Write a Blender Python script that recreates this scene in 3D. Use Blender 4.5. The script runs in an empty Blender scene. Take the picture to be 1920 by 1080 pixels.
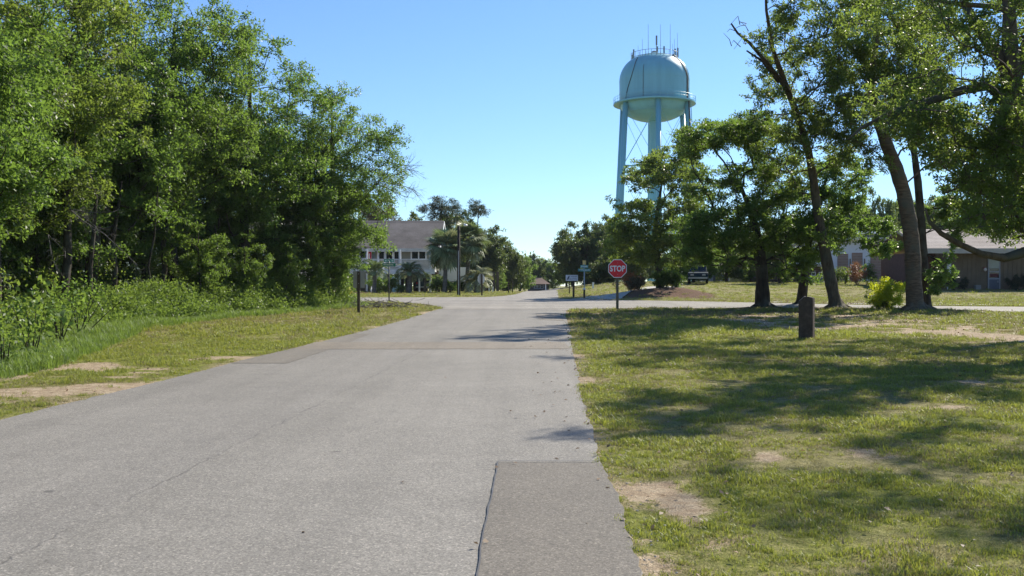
import bpy, bmesh, math, random
import numpy as np
from mathutils import Vector, Matrix
R = math.radians
scene = bpy.context.scene
col = scene.collection

# ------------------------------------------------------------------ camera, sky, sun, exposure
CAMH = 1.35; F = 1866.7; HOR = 535.0
cam_d = bpy.data.cameras.new('camera'); cam = bpy.data.objects.new('camera', cam_d); col.objects.link(cam)
cam.location = (0, 0, CAMH); cam.rotation_euler = (R(90), 0, 0)
cam_d.lens = 35.0; cam_d.sensor_width = 36.0; cam_d.shift_y = -5.0/1920.0
cam_d.clip_start = 0.1; cam_d.clip_end = 5000
cam_d.dof.use_dof = True; cam_d.dof.focus_distance = 45.0; cam_d.dof.aperture_fstop = 11.0
scene.camera = cam
SUN_AZ, SUN_EL = 40.0, 38.0          # degrees clockwise from +Y, above the horizon
world = bpy.data.worlds.new('World'); scene.world = world; world.use_nodes = True
wn = world.node_tree; wn.nodes.clear()
wo = wn.nodes.new('ShaderNodeOutputWorld'); wb = wn.nodes.new('ShaderNodeBackground')
sk = wn.nodes.new('ShaderNodeTexSky'); sk.sky_type = 'NISHITA'; sk.sun_disc = False
sk.sun_elevation = R(SUN_EL); sk.sun_rotation = R(SUN_AZ)
sk.air_density = 1.0; sk.dust_density = 0.0; sk.ozone_density = 4.0; sk.altitude = 0
wb.inputs['Strength'].default_value = 0.094
wm_ = wn.nodes.new('ShaderNodeMix'); wm_.data_type = 'RGBA'; wm_.blend_type = 'MULTIPLY'; wm_.inputs[0].default_value = 1.0; wm_.inputs[7].default_value = (.80, .945, 1.12, 1)   # the photograph's cool white balance
wn.links.new(sk.outputs[0], wm_.inputs[6]); wn.links.new(wm_.outputs[2], wb.inputs[0]); wn.links.new(wb.outputs[0], wo.inputs[0])
sun_d = bpy.data.lights.new('sun', 'SUN'); sun_d.energy = 5.0; sun_d.angle = R(0.53); sun_d.color = (1.0, 0.93, 0.80)
sun = bpy.data.objects.new('sun', sun_d); col.objects.link(sun)
sdir = Vector((math.sin(R(SUN_AZ))*math.cos(R(SUN_EL)), math.cos(R(SUN_AZ))*math.cos(R(SUN_EL)), math.sin(R(SUN_EL))))
sun.rotation_euler = sdir.to_track_quat('Z', 'Y').to_euler(); sun.location = (30, 30, 60)
scene.view_settings.view_transform = 'Standard'; scene.view_settings.look = 'None'
scene.view_settings.exposure = 0.70; scene.view_settings.gamma = 1.0
try: scene.view_settings.use_curve_mapping = False
except Exception: pass
cy = scene.cycles
cy.max_bounces = 7; cy.diffuse_bounces = 3; cy.glossy_bounces = 2; cy.transmission_bounces = 5; cy.transparent_max_bounces = 6
cy.caustics_reflective = False; cy.caustics_refractive = False

# ------------------------------------------------------------------ noise, terrain, pixel helpers
def _hash(ix, iy, seed):
    h = (ix.astype(np.int64)*374761393 + iy.astype(np.int64)*668265263 + seed*1442695041) & 0x7fffffff
    h = ((h ^ (h >> 13))*1274126177) & 0x7fffffff
    return ((h ^ (h >> 16)) & 0xffff)/65535.0
def vn(x, y, sc, seed=0, octv=3):
    x = np.asarray(x, float)/sc; y = np.asarray(y, float)/sc
    out = 0; amp = 1; tot = 0
    for o in range(octv):
        ix = np.floor(x); iy = np.floor(y); fx = x-ix; fy = y-iy
        fx = fx*fx*(3-2*fx); fy = fy*fy*(3-2*fy)
        a = _hash(ix, iy, seed+o); b = _hash(ix+1, iy, seed+o); c = _hash(ix, iy+1, seed+o); d = _hash(ix+1, iy+1, seed+o)
        out = out + amp*((a*(1-fx)+b*fx)*(1-fy)+(c*(1-fx)+d*fx)*fy); tot += amp; amp *= .5; x = x*2.03+7.1; y = y*2.03+3.7
    return out/tot
def sst(a, b, v):
    t = np.clip((np.asarray(v, float)-a)/(b-a), 0, 1); return t*t*(3-2*t)
YP = np.array([-200, 0, 12, 20, 30, 42, 50, 58, 70, 97, 112, 140, 175, 230, 900.])
ZP = np.array([0, 0, 0, .04, .14, .29, .40, .50, .60, .70, .70, .50, .20, .1, 0.])
_yy = np.linspace(-200, 900, 4401); _zz = np.interp(_yy, YP, ZP)
_k = np.hanning(41); _k /= _k.sum(); _zz = np.convolve(np.pad(_zz, 20, mode='edge'), _k, mode='valid')
MOUNDS = []          # (x, y, radius, height)
def H(x, y):
    x = np.asarray(x, float); y = np.asarray(y, float)
    z = np.interp(y, _yy, _zz)
    z = z + 0.95*sst(60, 92, y)*sst(2.5, 11, x)*(1-sst(150, 200, y))
    z = z + 0.10*sst(-9, -22, x)*sst(8, 20, y)
    for (mx, my, mr, mh) in MOUNDS:
        z = z + mh*np.exp(-((x-mx)**2+(y-my)**2)/(mr*mr))
    return z
def Hs(x, y): return float(H(x, y))
def G(px, py):
    """where the sight line through photo point (px, py) first meets the ground"""
    d = np.concatenate([np.linspace(2, 60, 2400), np.linspace(60.05, 320, 2600)])
    x = (px-960)/F*d; z = CAMH-(py-HOR)/F*d
    k = np.argmax(z <= H(x, d))
    if z[k] > H(x[k], d[k]): k = len(d)-1
    return float(x[k]), float(d[k])
def P(px, py, d): return Vector(((px-960)/F*d, d, CAMH+(HOR-py)/F*d))
MOUNDS += [(13.1, 45.2, 1.3, .16), (10.9, 43.5, 1.1, .10), (16.2, 40.2, 1.5, .12), (13.9, 43.0, 1.0, .08), (8.6, 63.5, 2.6, .45), (11.0, 64.0, 2.0, .42)]

# ------------------------------------------------------------------ material helpers
def nmat(name):
    m = bpy.data.materials.new(name); m.use_nodes = True
    nt = m.node_tree; nt.nodes.clear()
    out = nt.nodes.new('ShaderNodeOutputMaterial')
    return m, nt, out
def N(nt, typ, **kw):
    n = nt.nodes.new(typ)
    for k, v in kw.items():
        if k in n.inputs.keys() if hasattr(n.inputs, 'keys') else False: n.inputs[k].default_value = v
        else: setattr(n, k, v)
    return n
def ramp(nt, fac, stops):
    r = nt.nodes.new('ShaderNodeValToRGB'); e = r.color_ramp.elements
    while len(e) < len(stops): e.new(0.5)
    for i, (p, c) in enumerate(stops):
        e[i].position = p; e[i].color = (*c, 1) if len(c) == 3 else c
    nt.links.new(fac, r.inputs[0]); return r.outputs[0]
def noise(nt, scale, detail=4, rough=.6, vec=None, dim='3D'):
    n = nt.nodes.new('ShaderNodeTexNoise'); n.inputs['Scale'].default_value = scale
    n.inputs['Detail'].default_value = detail; n.inputs['Roughness'].default_value = rough
    if vec is not None: nt.links.new(vec, n.inputs['Vector'])
    return n.outputs[0]
def mixc(nt, fac, a, b, mode='MIX'):
    m = nt.nodes.new('ShaderNodeMix'); m.data_type = 'RGBA'; m.blend_type = mode
    for sock, v in ((m.inputs[0], fac), (m.inputs[6], a), (m.inputs[7], b)):
        if hasattr(v, 'is_linked') or isinstance(v, bpy.types.NodeSocket): nt.links.new(v, sock)
        elif isinstance(v, (int, float)): sock.default_value = v
        else: sock.default_value = (*v, 1) if len(v) == 3 else v
    return m.outputs[2]
def mth(nt, op, a, b=None, c=None):
    m = nt.nodes.new('ShaderNodeMath'); m.operation = op
    for i, v in enumerate((a, b, c)):
        if v is None: continue
        if isinstance(v, bpy.types.NodeSocket): nt.links.new(v, m.inputs[i])
        else: m.inputs[i].default_value = v
    return m.outputs[0]
def maprange(nt, v, a, b, c=0, d=1):
    m = nt.nodes.new('ShaderNodeMapRange'); nt.links.new(v, m.inputs[0])
    for i, q in enumerate((a, b, c, d)): m.inputs[i+1].default_value = q
    return m.outputs[0]
def geo_pos(nt): return nt.nodes.new('ShaderNodeNewGeometry').outputs['Position']
def objco(nt): return nt.nodes.new('ShaderNodeTexCoord').outputs['Object']
def bsdf(nt, out, base, rough=.6, spec=.4, metal=0, bump=None, bstr=.3, bdist=.01):
    p = nt.nodes.new('ShaderNodeBsdfPrincipled')
    if isinstance(base, bpy.types.NodeSocket): nt.links.new(base, p.inputs['Base Color'])
    else: p.inputs['Base Color'].default_value = (*base, 1)
    if isinstance(rough, bpy.types.NodeSocket): nt.links.new(rough, p.inputs['Roughness'])
    else: p.inputs['Roughness'].default_value = rough
    p.inputs['Specular IOR Level'].default_value = spec; p.inputs['Metallic'].default_value = metal
    if bump is not None:
        b = nt.nodes.new('ShaderNodeBump'); b.inputs['Strength'].default_value = bstr; b.inputs['Distance'].default_value = bdist
        nt.links.new(bump, b.inputs['Height']); nt.links.new(b.outputs[0], p.inputs['Normal'])
    nt.links.new(p.outputs[0], out.inputs[0]); return p
_sm = {}
def simple(name, c, rough=.6, spec=.4, metal=0, var=.12, scale=3, bstr=.15):
    if name in _sm: return _sm[name]
    m, nt, out = nmat(name)
    v = objco(nt); n = noise(nt, scale, 5, .65, v)
    lo = tuple(max(0, q*(1-var*1.6)) for q in c); hi = tuple(min(1, q*(1+var)) for q in c)
    cc = ramp(nt, n, [(.3, lo), (.7, hi)])
    n2 = noise(nt, scale*14, 3, .6, v)
    cc = mixc(nt, .25, cc, ramp(nt, n2, [(.3, lo), (.7, hi)]))
    bsdf(nt, out, cc, rough, spec, metal, n2, bstr, .01); _sm[name] = m; return m

def leaf_mat(name, dark, light, trans, glossy_rough=.46, tr=.38, bright=1.0):
    m, nt, out = nmat(name)
    a = nt.nodes.new('ShaderNodeAttribute'); a.attribute_name = 'tint'
    c = ramp(nt, a.outputs['Fac'], [(0.0, dark), (.55, tuple((d+l)/2 for d, l in zip(dark, light))), (.92, light), (1.0, tuple(min(1, l*1.25) for l in light))])
    oi = nt.nodes.new('ShaderNodeObjectInfo')
    c = mixc(nt, .5, c, ramp(nt, oi.outputs['Random'], [(0, (.9, 1.0, 1.05)), (.5, (1, 1, 1)), (1, (1.12, 1.0, .85))]), 'MULTIPLY')
    p = nt.nodes.new('ShaderNodeBsdfPrincipled'); nt.links.new(c, p.inputs['Base Color'])
    p.inputs['Roughness'].default_value = glossy_rough; p.inputs['Specular IOR Level'].default_value = .34
    t = nt.nodes.new('ShaderNodeBsdfTranslucent')
    tc = mixc(nt, .75, c, trans); nt.links.new(tc, t.inputs[0])
    mx = nt.nodes.new('ShaderNodeMixShader'); mx.inputs[0].default_value = tr
    nt.links.new(p.outputs[0], mx.inputs[1]); nt.links.new(t.outputs[0], mx.inputs[2]); nt.links.new(mx.outputs[0], out.inputs[0])
    return m
def bark_mat(name, dark, light, horiz=False):
    m, nt, out = nmat(name)
    v = objco(nt); mp = nt.nodes.new('ShaderNodeMapping'); nt.links.new(v, mp.inputs[0])
    mp.inputs['Scale'].default_value = (9, 9, 2.2) if not horiz else (3, 3, 14)
    n = noise(nt, 1.0, 6, .7, mp.outputs[0]); n2 = noise(nt, 1.4, 3, .6, v)
    c = ramp(nt, n, [(.3, dark), (.62, light), (.8, tuple(min(1, q*1.35) for q in light))])
    c = mixc(nt, maprange(nt, n2, .45, .7), c, tuple(q*.45 for q in (.22, .22, .17)))
    bsdf(nt, out, c, .85, .2, 0, n, .9, .04); return m

M = {}
M['oak'] = leaf_mat('oak_leaf', (.026, .052, .014), (.125, .190, .052), (.29, .45, .06), tr=.5)
M['oakd'] = leaf_mat('dark_oak_leaf', (.024, .042, .014), (.115, .160, .046), (.33, .45, .06), tr=.5)
M['bright'] = leaf_mat('bright_leaf', (.030, .062, .016), (.140, .220, .055), (.29, .46, .06), tr=.46)
M['yellow'] = leaf_mat('yellow_green_leaf', (.26, .32, .02), (.52, .55, .03), (.85, .88, .05), tr=.55)
M['far'] = leaf_mat('far_leaf', (.040, .068, .030), (.115, .155, .055), (.22, .29, .06), tr=.38, glossy_rough=.5)
M['shade'] = leaf_mat('shaded_hedge_leaf', (.010, .018, .009), (.035, .050, .018), (.05, .08, .02), tr=.15, glossy_rough=.6)  # hedge leaf with shade put into its colour, darker than the other leaves
M['pine'] = leaf_mat('pine_needle', (.025, .045, .022), (.06, .09, .035), (.1, .14, .04), tr=.2, glossy_rough=.5)
M['brown'] = leaf_mat('brown_leaf', (.07, .06, .035), (.16, .13, .07), (.2, .17, .08), tr=.25)
M['orange'] = leaf_mat('orange_tip_leaf', (.16, .07, .03), (.34, .16, .07), (.4, .2, .08), tr=.3)
M['palm'] = leaf_mat('palm_leaf', (.08, .12, .05), (.28, .34, .17), (.22, .3, .08), tr=.25, glossy_rough=.35)
M['palmgrey'] = leaf_mat('silver_palm_leaf', (.11, .135, .06), (.32, .34, .20), (.34, .38, .16), tr=.25, glossy_rough=.6)
M['weed'] = leaf_mat('weed_leaf', (.055, .10, .02), (.17, .26, .055), (.34, .48, .07), tr=.4, glossy_rough=.5)
M['grass'] = leaf_mat('grass_blade', (.085, .115, .020), (.285, .300, .062), (.50, .54, .08), tr=.35, glossy_rough=.5)
M['drygrass'] = leaf_mat('dry_grass_blade', (.14, .13, .045), (.34, .29, .13), (.4, .36, .14), tr=.3, glossy_rough=.6)
M['litter'] = leaf_mat('dead_leaf', (.09, .055, .03), (.30, .20, .12), (.3, .2, .1), tr=.15, glossy_rough=.6)
M['bark'] = bark_mat('oak_bark', (.045, .032, .022), (.15, .115, .082))
M['barkd'] = bark_mat('dark_bark', (.020, .015, .011), (.070, .053, .038))
M['barkb'] = bark_mat('brown_ringed_bark', (.05, .034, .022), (.17, .12, .08), True)
M['barkp'] = bark_mat('palm_bark', (.07, .06, .05), (.20, .18, .15), True)
M['twig'] = bark_mat('grey_twig', (.08, .07, .06), (.22, .20, .18))

def asphalt(name, tone, warm=0, seam=False, streak=False):
    m, nt, out = nmat(name)
    pos = geo_pos(nt)
    sx = nt.nodes.new('ShaderNodeSeparateXYZ'); nt.links.new(pos, sx.inputs[0])
    base = (tone*(1.04+.05*warm), tone*(.98), tone*(.865-.05*warm))
    big = noise(nt, .35, 4, .6, pos)
    c = ramp(nt, big, [(.3, tuple(q*.90 for q in base)), (.7, tuple(q*1.08 for q in base))])
    # aggregate: light and dark stones in binder
    vor = nt.nodes.new('ShaderNodeTexVoronoi'); vor.inputs['Scale'].default_value = 120; nt.links.new(pos, vor.inputs['Vector'])
    sv = nt.nodes.new('ShaderNodeSeparateColor'); nt.links.new(vor.outputs['Color'], sv.inputs[0])
    c = mixc(nt, .72, c, ramp(nt, sv.outputs[0], [(0, (.45, .44, .43)), (.22, (.75, .74, .73)), (.6, (1.0, 1.0, 1.0)), (.88, (1.25, 1.23, 1.2)), (.97, (1.9, 1.85, 1.8))]), 'MULTIPLY')
    fine = noise(nt, 38, 3, .7, pos)
    c = mixc(nt, .45, c, ramp(nt, fine, [(.32, (.70, .69, .68)), (.5, (1, 1, 1)), (.68, (1.25, 1.24, 1.23))]), 'MULTIPLY')
    md = noise(nt, 3.2, 5, .65, pos)
    c = mixc(nt, .45, c, ramp(nt, md, [(.3, (.84, .83, .83)), (.7, (1.13, 1.12, 1.11))]), 'MULTIPLY')
    mpw = nt.nodes.new('ShaderNodeMapping'); mpw.inputs['Scale'].default_value = (1.5, .05, 1); nt.links.new(pos, mpw.inputs[0])
    c = mixc(nt, .8, c, ramp(nt, noise(nt, 1, 3, .55, mpw.outputs[0]), [(.35, (.88, .88, .88)), (.6, (1.05, 1.05, 1.05))]), 'MULTIPLY')
    stn = noise(nt, 1.1, 6, .75, pos); c = mixc(nt, maprange(nt, stn, .62, .74, 0, .28), c, (.10, .09, .08))
    # shallow pits
    v2 = nt.nodes.new('ShaderNodeTexVoronoi'); v2.inputs['Scale'].default_value = 1.15; v2.inputs['Randomness'].default_value = 1
    nz = nt.nodes.new('ShaderNodeTexNoise'); nz.inputs['Scale'].default_value = 9; nt.links.new(pos, nz.inputs['Vector'])
    va = nt.nodes.new('ShaderNodeVectorMath'); va.operation = 'MULTIPLY_ADD'; nt.links.new(nz.outputs['Color'], va.inputs[0]); va.inputs[1].default_value = (.12, .12, 0); nt.links.new(pos, va.inputs[2])
    nt.links.new(va.outputs[0], v2.inputs['Vector'])
    pit = maprange(nt, v2.outputs['Distance'], .035, .05, 1, 0)
    spn = maprange(nt, noise(nt, .5, 2, .5, pos), .48, .56)
    pit = mth(nt, 'MULTIPLY', pit, spn)
    c = mixc(nt, mth(nt, 'MULTIPLY', pit, .6), c, (.07, .065, .06))
    hgt = mth(nt, 'ADD', mth(nt, 'MULTIPLY', sv.outputs[0], .5), mth(nt, 'MULTIPLY', pit, -1.2))
    if seam:
        wob = mth(nt, 'MULTIPLY', mth(nt, 'SUBTRACT', noise(nt, 2.2, 5, .7, pos), .5), .22)
        ln = mth(nt, 'ADD', mth(nt, 'MULTIPLY_ADD', sx.outputs[1], .047, -2.70), wob)
        dist = mth(nt, 'ABSOLUTE', mth(nt, 'SUBTRACT', sx.outputs[0], ln))
        crack = mth(nt, 'MULTIPLY', maprange(nt, dist, .004, .016, 1, 0), maprange(nt, noise(nt, .9, 4, .7, pos), .42, .56))
        c = mixc(nt, mth(nt, 'MULTIPLY', crack, .42), c, (.055, .05, .047))
        side = maprange(nt, mth(nt, 'SUBTRACT', sx.outputs[0], ln), -.02, .02)
        c = mixc(nt, 1.0, c, ramp(nt, side, [(0, (.955, .955, .965)), (1, (1.0, 1.0, 1.0))]), 'MULTIPLY')
        hgt = mth(nt, 'SUBTRACT', hgt, crack)
    if streak:
        mp = nt.nodes.new('ShaderNodeMapping'); mp.inputs['Scale'].default_value = (.05, .9, 1); nt.links.new(pos, mp.inputs[0])
        st = noise(nt, 1, 4, .6, mp.outputs[0])
        c = mixc(nt, .8, c, ramp(nt, st, [(.38, (.78, .78, .79)), (.55, (1.02, 1.02, 1.02))]), 'MULTIPLY')
    bsdf(nt, out, c, .82, .3, 0, hgt, .5, .006)
    return m
M['road'] = asphalt('asphalt_old', .212, 0, seam=True)
M['road2'] = asphalt('asphalt_crossing', .25, .4, streak=True)
M['patch'] = asphalt('asphalt_patch', .155, .9)
M['patch2'] = asphalt('asphalt_patch_pale', .19, 1.6)
M['patch3'] = asphalt('asphalt_patch_side', .17, .8)
M['concrete'] = simple('concrete', (.47, .435, .385), .85, .2, var=.1, scale=2)

def ground_mat():
    m, nt, out = nmat('lawn_ground')
    pos = geo_pos(nt)
    at = {}
    for k in ('dirt', 'dry', 'mulch', 'wood'):
        a = nt.nodes.new('ShaderNodeAttribute'); a.attribute_name = k; at[k] = a.outputs['Fac']
    n1 = noise(nt, 7, 6, .7, pos); n2 = noise(nt, 45, 4, .75, pos); n3 = noise(nt, .8, 4, .6, pos)
    green = ramp(nt, n1, [(.28, (.085, .10, .022)), (.5, (.185, .20, .042)), (.72, (.30, .30, .08))])
    dry = ramp(nt, n1, [(.28, (.13, .12, .05)), (.55, (.26, .235, .10)), (.75, (.36, .31, .16))])
    sand = ramp(nt, n1, [(.28, (.24, .17, .11)), (.5, (.40, .31, .21)), (.75, (.54, .45, .33))])
    mul = ramp(nt, n2, [(.3, (.05, .03, .02)), (.55, (.15, .09, .06)), (.75, (.27, .18, .13))])
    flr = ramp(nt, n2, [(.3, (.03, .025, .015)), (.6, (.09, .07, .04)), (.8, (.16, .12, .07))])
    d1 = mth(nt, 'ADD', at['dry'], mth(nt, 'MULTIPLY', mth(nt, 'SUBTRACT', n2, .5), .9))
    c = mixc(nt, maprange(nt, d1, .35, .65), green, dry)
    d2 = mth(nt, 'ADD', at['dirt'], mth(nt, 'MULTIPLY', mth(nt, 'SUBTRACT', n2, .5), .8))
    c = mixc(nt, maprange(nt, d2, .42, .62), c, sand)
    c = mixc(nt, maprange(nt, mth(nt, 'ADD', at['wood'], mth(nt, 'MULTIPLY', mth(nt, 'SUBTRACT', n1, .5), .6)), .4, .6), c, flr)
    c = mixc(nt, maprange(nt, mth(nt, 'ADD', at['mulch'], mth(nt, 'MULTIPLY', mth(nt, 'SUBTRACT', n1, .5), .6)), .4, .55), c, mul)
    n4 = noise(nt, 110, 3, .8, pos); c = mixc(nt, .8, c, ramp(nt, n2, [(.3, (.55, .55, .52)), (.5, (1.0, 1.0, 1.0)), (.7, (1.4, 1.38, 1.32))]), 'MULTIPLY'); c = mixc(nt, .7, c, ramp(nt, n4, [(.33, (.5, .5, .48)), (.5, (1.0, 1.0, 1.0)), (.66, (1.5, 1.48, 1.42))]), 'MULTIPLY')
    hg = mth(nt, 'ADD', n2, mth(nt, 'MULTIPLY', n1, .6))
    bsdf(nt, out, c, .95, .1, 0, hg, .9, .035)
    return m
M['ground'] = ground_mat()

# ------------------------------------------------------------------ object helpers
def tag(o, label=None, cat=None, group=None, kind=None):
    if label: o['label'] = label
    if cat: o['category'] = cat
    if group: o['group'] = group
    if kind: o['kind'] = kind
    return o
def link_mesh(name, me, mat=None, parent=None, loc=(0, 0, 0)):
    o = bpy.data.objects.new(name, me); col.objects.link(o); o.location = loc
    if mat is not None and not me.materials: me.materials.append(mat)
    if parent is not None: o.parent = parent
    return o
def empty(name, loc, rz=0):
    o = bpy.data.objects.new(name, None); col.objects.link(o); o.location = loc; o.rotation_euler = (0, 0, rz)
    o.empty_display_size = .3; return o
class MB:
    def __init__(s): s.v = []; s.f = []; s.n = 0
    def add(s, v, f):
        k = s.n; s.v += [tuple(map(float, p)) for p in v]; s.f += [tuple(i+k for i in q) for q in f]; s.n += len(v); return s
    def box(s, x0, x1, y0, y1, z0, z1):
        v = [(x, y, z) for x in (x0, x1) for y in (y0, y1) for z in (z0, z1)]
        return s.add(v, [(0, 1, 3, 2), (4, 6, 7, 5), (0, 4, 5, 1), (2, 3, 7, 6), (0, 2, 6, 4), (1, 5, 7, 3)])
    def prism(s, poly, axis, a, b):
        """poly in the two remaining axes (in xyz order), extruded along axis from a to b"""
        def mk(p, t):
            q = list(p); q.insert('xyz'.index(axis), t); return q
        n = len(poly); v = [mk(p, a) for p in poly]+[mk(p, b) for p in poly]
        f = [tuple(range(n)), tuple(range(2*n-1, n-1, -1))]+[(i, i+n, (i+1) % n+n, (i+1) % n) for i in range(n)]
        return s.add(v, f)
    def tube(s, pts, rad, n=6, cap=True):
        pts = [Vector(p) for p in pts]
        if not hasattr(rad, '__len__'): rad = [rad]*len(pts)
        vs = []; ref = None
        for i, p in enumerate(pts):
            t = (pts[min(i+1, len(pts)-1)]-pts[max(i-1, 0)])
            t = t.normalized() if t.length > 1e-9 else Vector((0, 0, 1))
            if ref is None: ref = Vector((1, 0, 0)) if abs(t.x) < .8 else Vector((0, 1, 0))
            u = (ref-t*ref.dot(t)); u = u.normalized() if u.length > 1e-6 else t.orthogonal().normalized()
            w = t.cross(u); ref = u
            for k in range(n):
                a = 2*math.pi*k/n; vs.append(p+(u*math.cos(a)+w*math.sin(a))*rad[i])
        fs = [(i*n+k, i*n+(k+1) % n, (i+1)*n+(k+1) % n, (i+1)*n+k) for i in range(len(pts)-1) for k in range(n)]
        if cap: fs += [tuple(range(n-1, -1, -1)), tuple((len(pts)-1)*n+k for k in range(n))]
        return s.add(vs, fs)
    def lathe(s, prof, n=32, c=(0, 0)):
        vs = []; m = len(prof)
        for r, z in prof:
            for k in range(n):
                a = 2*math.pi*k/n; vs.append((c[0]+r*math.cos(a), c[1]+r*math.sin(a), z))
        fs = [(i*n+k, i*n+(k+1) % n, (i+1)*n+(k+1) % n, (i+1)*n+k) for i in range(m-1) for k in range(n)]
        return s.add(vs, fs)
    def build(s, name, mat, parent=None, smooth=False, bevel=0, loc=(0, 0, 0)):
        me = bpy.data.meshes.new(name); me.from_pydata(s.v, [], s.f); me.update()
        if bevel or True:
            bm = bmesh.new(); bm.from_mesh(me)
            if bevel:
                try: bmesh.ops.bevel(bm, geom=bm.edges[:], offset=bevel, segments=2, profile=.5, affect='EDGES')
                except Exception: pass
            bmesh.ops.recalc_face_normals(bm, faces=bm.faces[:]); bm.to_mesh(me); bm.free()
        if smooth: me.shade_smooth()
        return link_mesh(name, me, mat, parent, loc)
def quad_mesh(name, V, tint, mat, smooth=False):
    """V: (n,4,3) quads"""
    n = len(V); me = bpy.data.meshes.new(name)
    me.vertices.add(4*n); me.vertices.foreach_set('co', np.ascontiguousarray(V, dtype=np.float32).ravel())
    me.loops.add(4*n); me.loops.foreach_set('vertex_index', np.arange(4*n, dtype=np.int32))
    me.polygons.add(n); me.polygons.foreach_set('loop_start', np.arange(0, 4*n, 4, dtype=np.int32))
    try: me.polygons.foreach_set('loop_total', np.full(n, 4, dtype=np.int32))
    except Exception: pass
    me.update(calc_edges=True)
    a = me.attributes.new('tint', 'FLOAT', 'POINT'); a.data.foreach_set('value', np.repeat(np.asarray(tint, dtype=np.float32), 4))
    me.materials.append(mat); return me
def unit(v): return v/np.maximum(np.linalg.norm(v, axis=-1, keepdims=True), 1e-9)
def leaf_quads(rng, P_, D, L, Wd, up=.9):
    n = len(P_); nr = rng.normal(size=(n, 3)); nr[:, 2] += up*1.5
    D = unit(D); s = unit(np.cross(D, nr)); nn = unit(np.cross(s, D))
    L = L*rng.uniform(.7, 1.25, (n, 1)); W2 = Wd*.5*rng.uniform(.75, 1.2, (n, 1))
    a = P_; c = P_+D*L-nn*L*.08; b = P_+D*L*.5+s*W2+nn*W2*.25; d = P_+D*L*.5-s*W2+nn*W2*.25
    return np.stack([a, b, c, d], axis=1)
def cluster_leaves(rng, C, Rr, n, L, Wd, flat=.7, tw=11, droop=0.0, tintc=.5):
    """n leaves in total over clusters at C with radii Rr; leaves sit along twigs that radiate from each centre"""
    C = np.asarray(C, float); Rr = np.asarray(Rr, float); k = len(C)
    p = Rr**2; p = p/p.sum(); ci = rng.choice(k, n, p=p)
    tdir = unit(rng.normal(size=(k, tw, 3))+np.array([0, 0, .25]))
    tlen = rng.uniform(.55, 1.1, (k, tw))
    ti = rng.integers(0, tw, n); t = rng.uniform(0.12, 1, n)**.6
    d = tdir[ci, ti]; ln = tlen[ci, ti]*Rr[ci]
    pos = C[ci]+d*(ln*t)[:, None]*np.array([1, 1, flat])+rng.normal(size=(n, 3))*(.14*Rr[ci])[:, None]*np.array([1, 1, flat])
    pos[:, 2] -= droop*(t**2)*ln
    D = d*.7+rng.normal(size=(n, 3))*.75; D[:, 2] -= droop*.8
    ctint = rng.uniform(0, 1, k)
    tint = np.clip(rng.uniform(0, 1, n)*(1-tintc)+ctint[ci]*tintc, 0, 1)
    Q = leaf_quads(rng, pos, D, L, Wd)
    tips = C[:, None, :]+tdir*(tlen*Rr[:, None])[..., None]*np.array([1, 1, flat])
    return Q, tint, tips
def grow(rng, trunk, tr_rad, C, tipr=.012, wig=.12, steps=5):
    """connects every cluster centre to the trunk; returns branches [(points, radii)]"""
    trunk = np.asarray(trunk, float)
    # resample the trunk
    tp = []; trr = []
    for i in range(len(trunk)-1):
        for s in np.linspace(0, 1, 5)[:-1]: tp.append(trunk[i]*(1-s)+trunk[i+1]*s); trr.append(tr_rad[i]*(1-s)+tr_rad[i+1]*s)
    tp.append(trunk[-1]); trr.append(tr_rad[-1])
    pos = [np.array(p) for p in tp]; par = [i-1 for i in range(len(tp))]; depth = [0.0]*len(tp)
    h0 = tp[0][2]; cum = 0; depth = []
    for i in range(len(tp)):
        if i: cum += np.linalg.norm(tp[i]-tp[i-1])
        depth.append(cum)
    ntr = len(tp); lo = max(2, int(ntr*.3)); brs = []
    C = np.asarray(C, float); order = np.argsort(np.min(np.linalg.norm(C[:, None]-np.array(tp)[None], axis=2), axis=1)+rng.uniform(0, .8, len(C)))
    for ci in order:
        c = C[ci]; pp = np.array(pos); dv = c-pp; dist = np.linalg.norm(dv, axis=1)
        cost = dist+.25*np.array(depth)+1.2*np.maximum(0, pp[:, 2]-c[2]-.2); cost[:lo] += 50
        j = int(np.argmin(cost)); a = pp[j]; L_ = dist[j]
        if L_ < .15: continue
        pd = pp[j]-pp[par[j]] if par[j] >= 0 else np.array([0, 0, 1.]); pd = pd/max(1e-6, np.linalg.norm(pd))
        mid = a+(c-a)*.5+pd*L_*.18+np.array([0, 0, .10*L_])+rng.normal(size=3)*wig*L_*.5
        idx = [j]; last = j
        for s in range(1, steps+1):
            t = s/steps; q = a*(1-t)**2+2*mid*t*(1-t)+c*t*t
            if s < steps: q = q+rng.normal(size=3)*wig*.14*L_
            pos.append(q); par.append(last); depth.append(depth[last]+L_/steps); last = len(pos)-1; idx.append(last)
        brs.append(idx)
    n = len(pos); r = np.zeros(n); acc = np.zeros(n); child = np.zeros(n, bool)
    for i in range(n-1, -1, -1):
        if acc[i] == 0: acc[i] = tipr**2.4
        r[i] = acc[i]**(1/2.4)
        if par[i] >= 0: acc[par[i]] += acc[i]
    trunk_b = (np.array(tp), np.maximum(np.array(trr), 0.01))
    out = []
    for idx in brs:
        p = np.array([pos[i] for i in idx]); rr = np.array([r[i] for i in idx]); rr[0] = min(rr[1]*1.15, trr[idx[0]] if idx[0] < ntr else 9)
        rr = np.minimum(rr, .22); out.append((p, rr))
    return trunk_b, out
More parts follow.
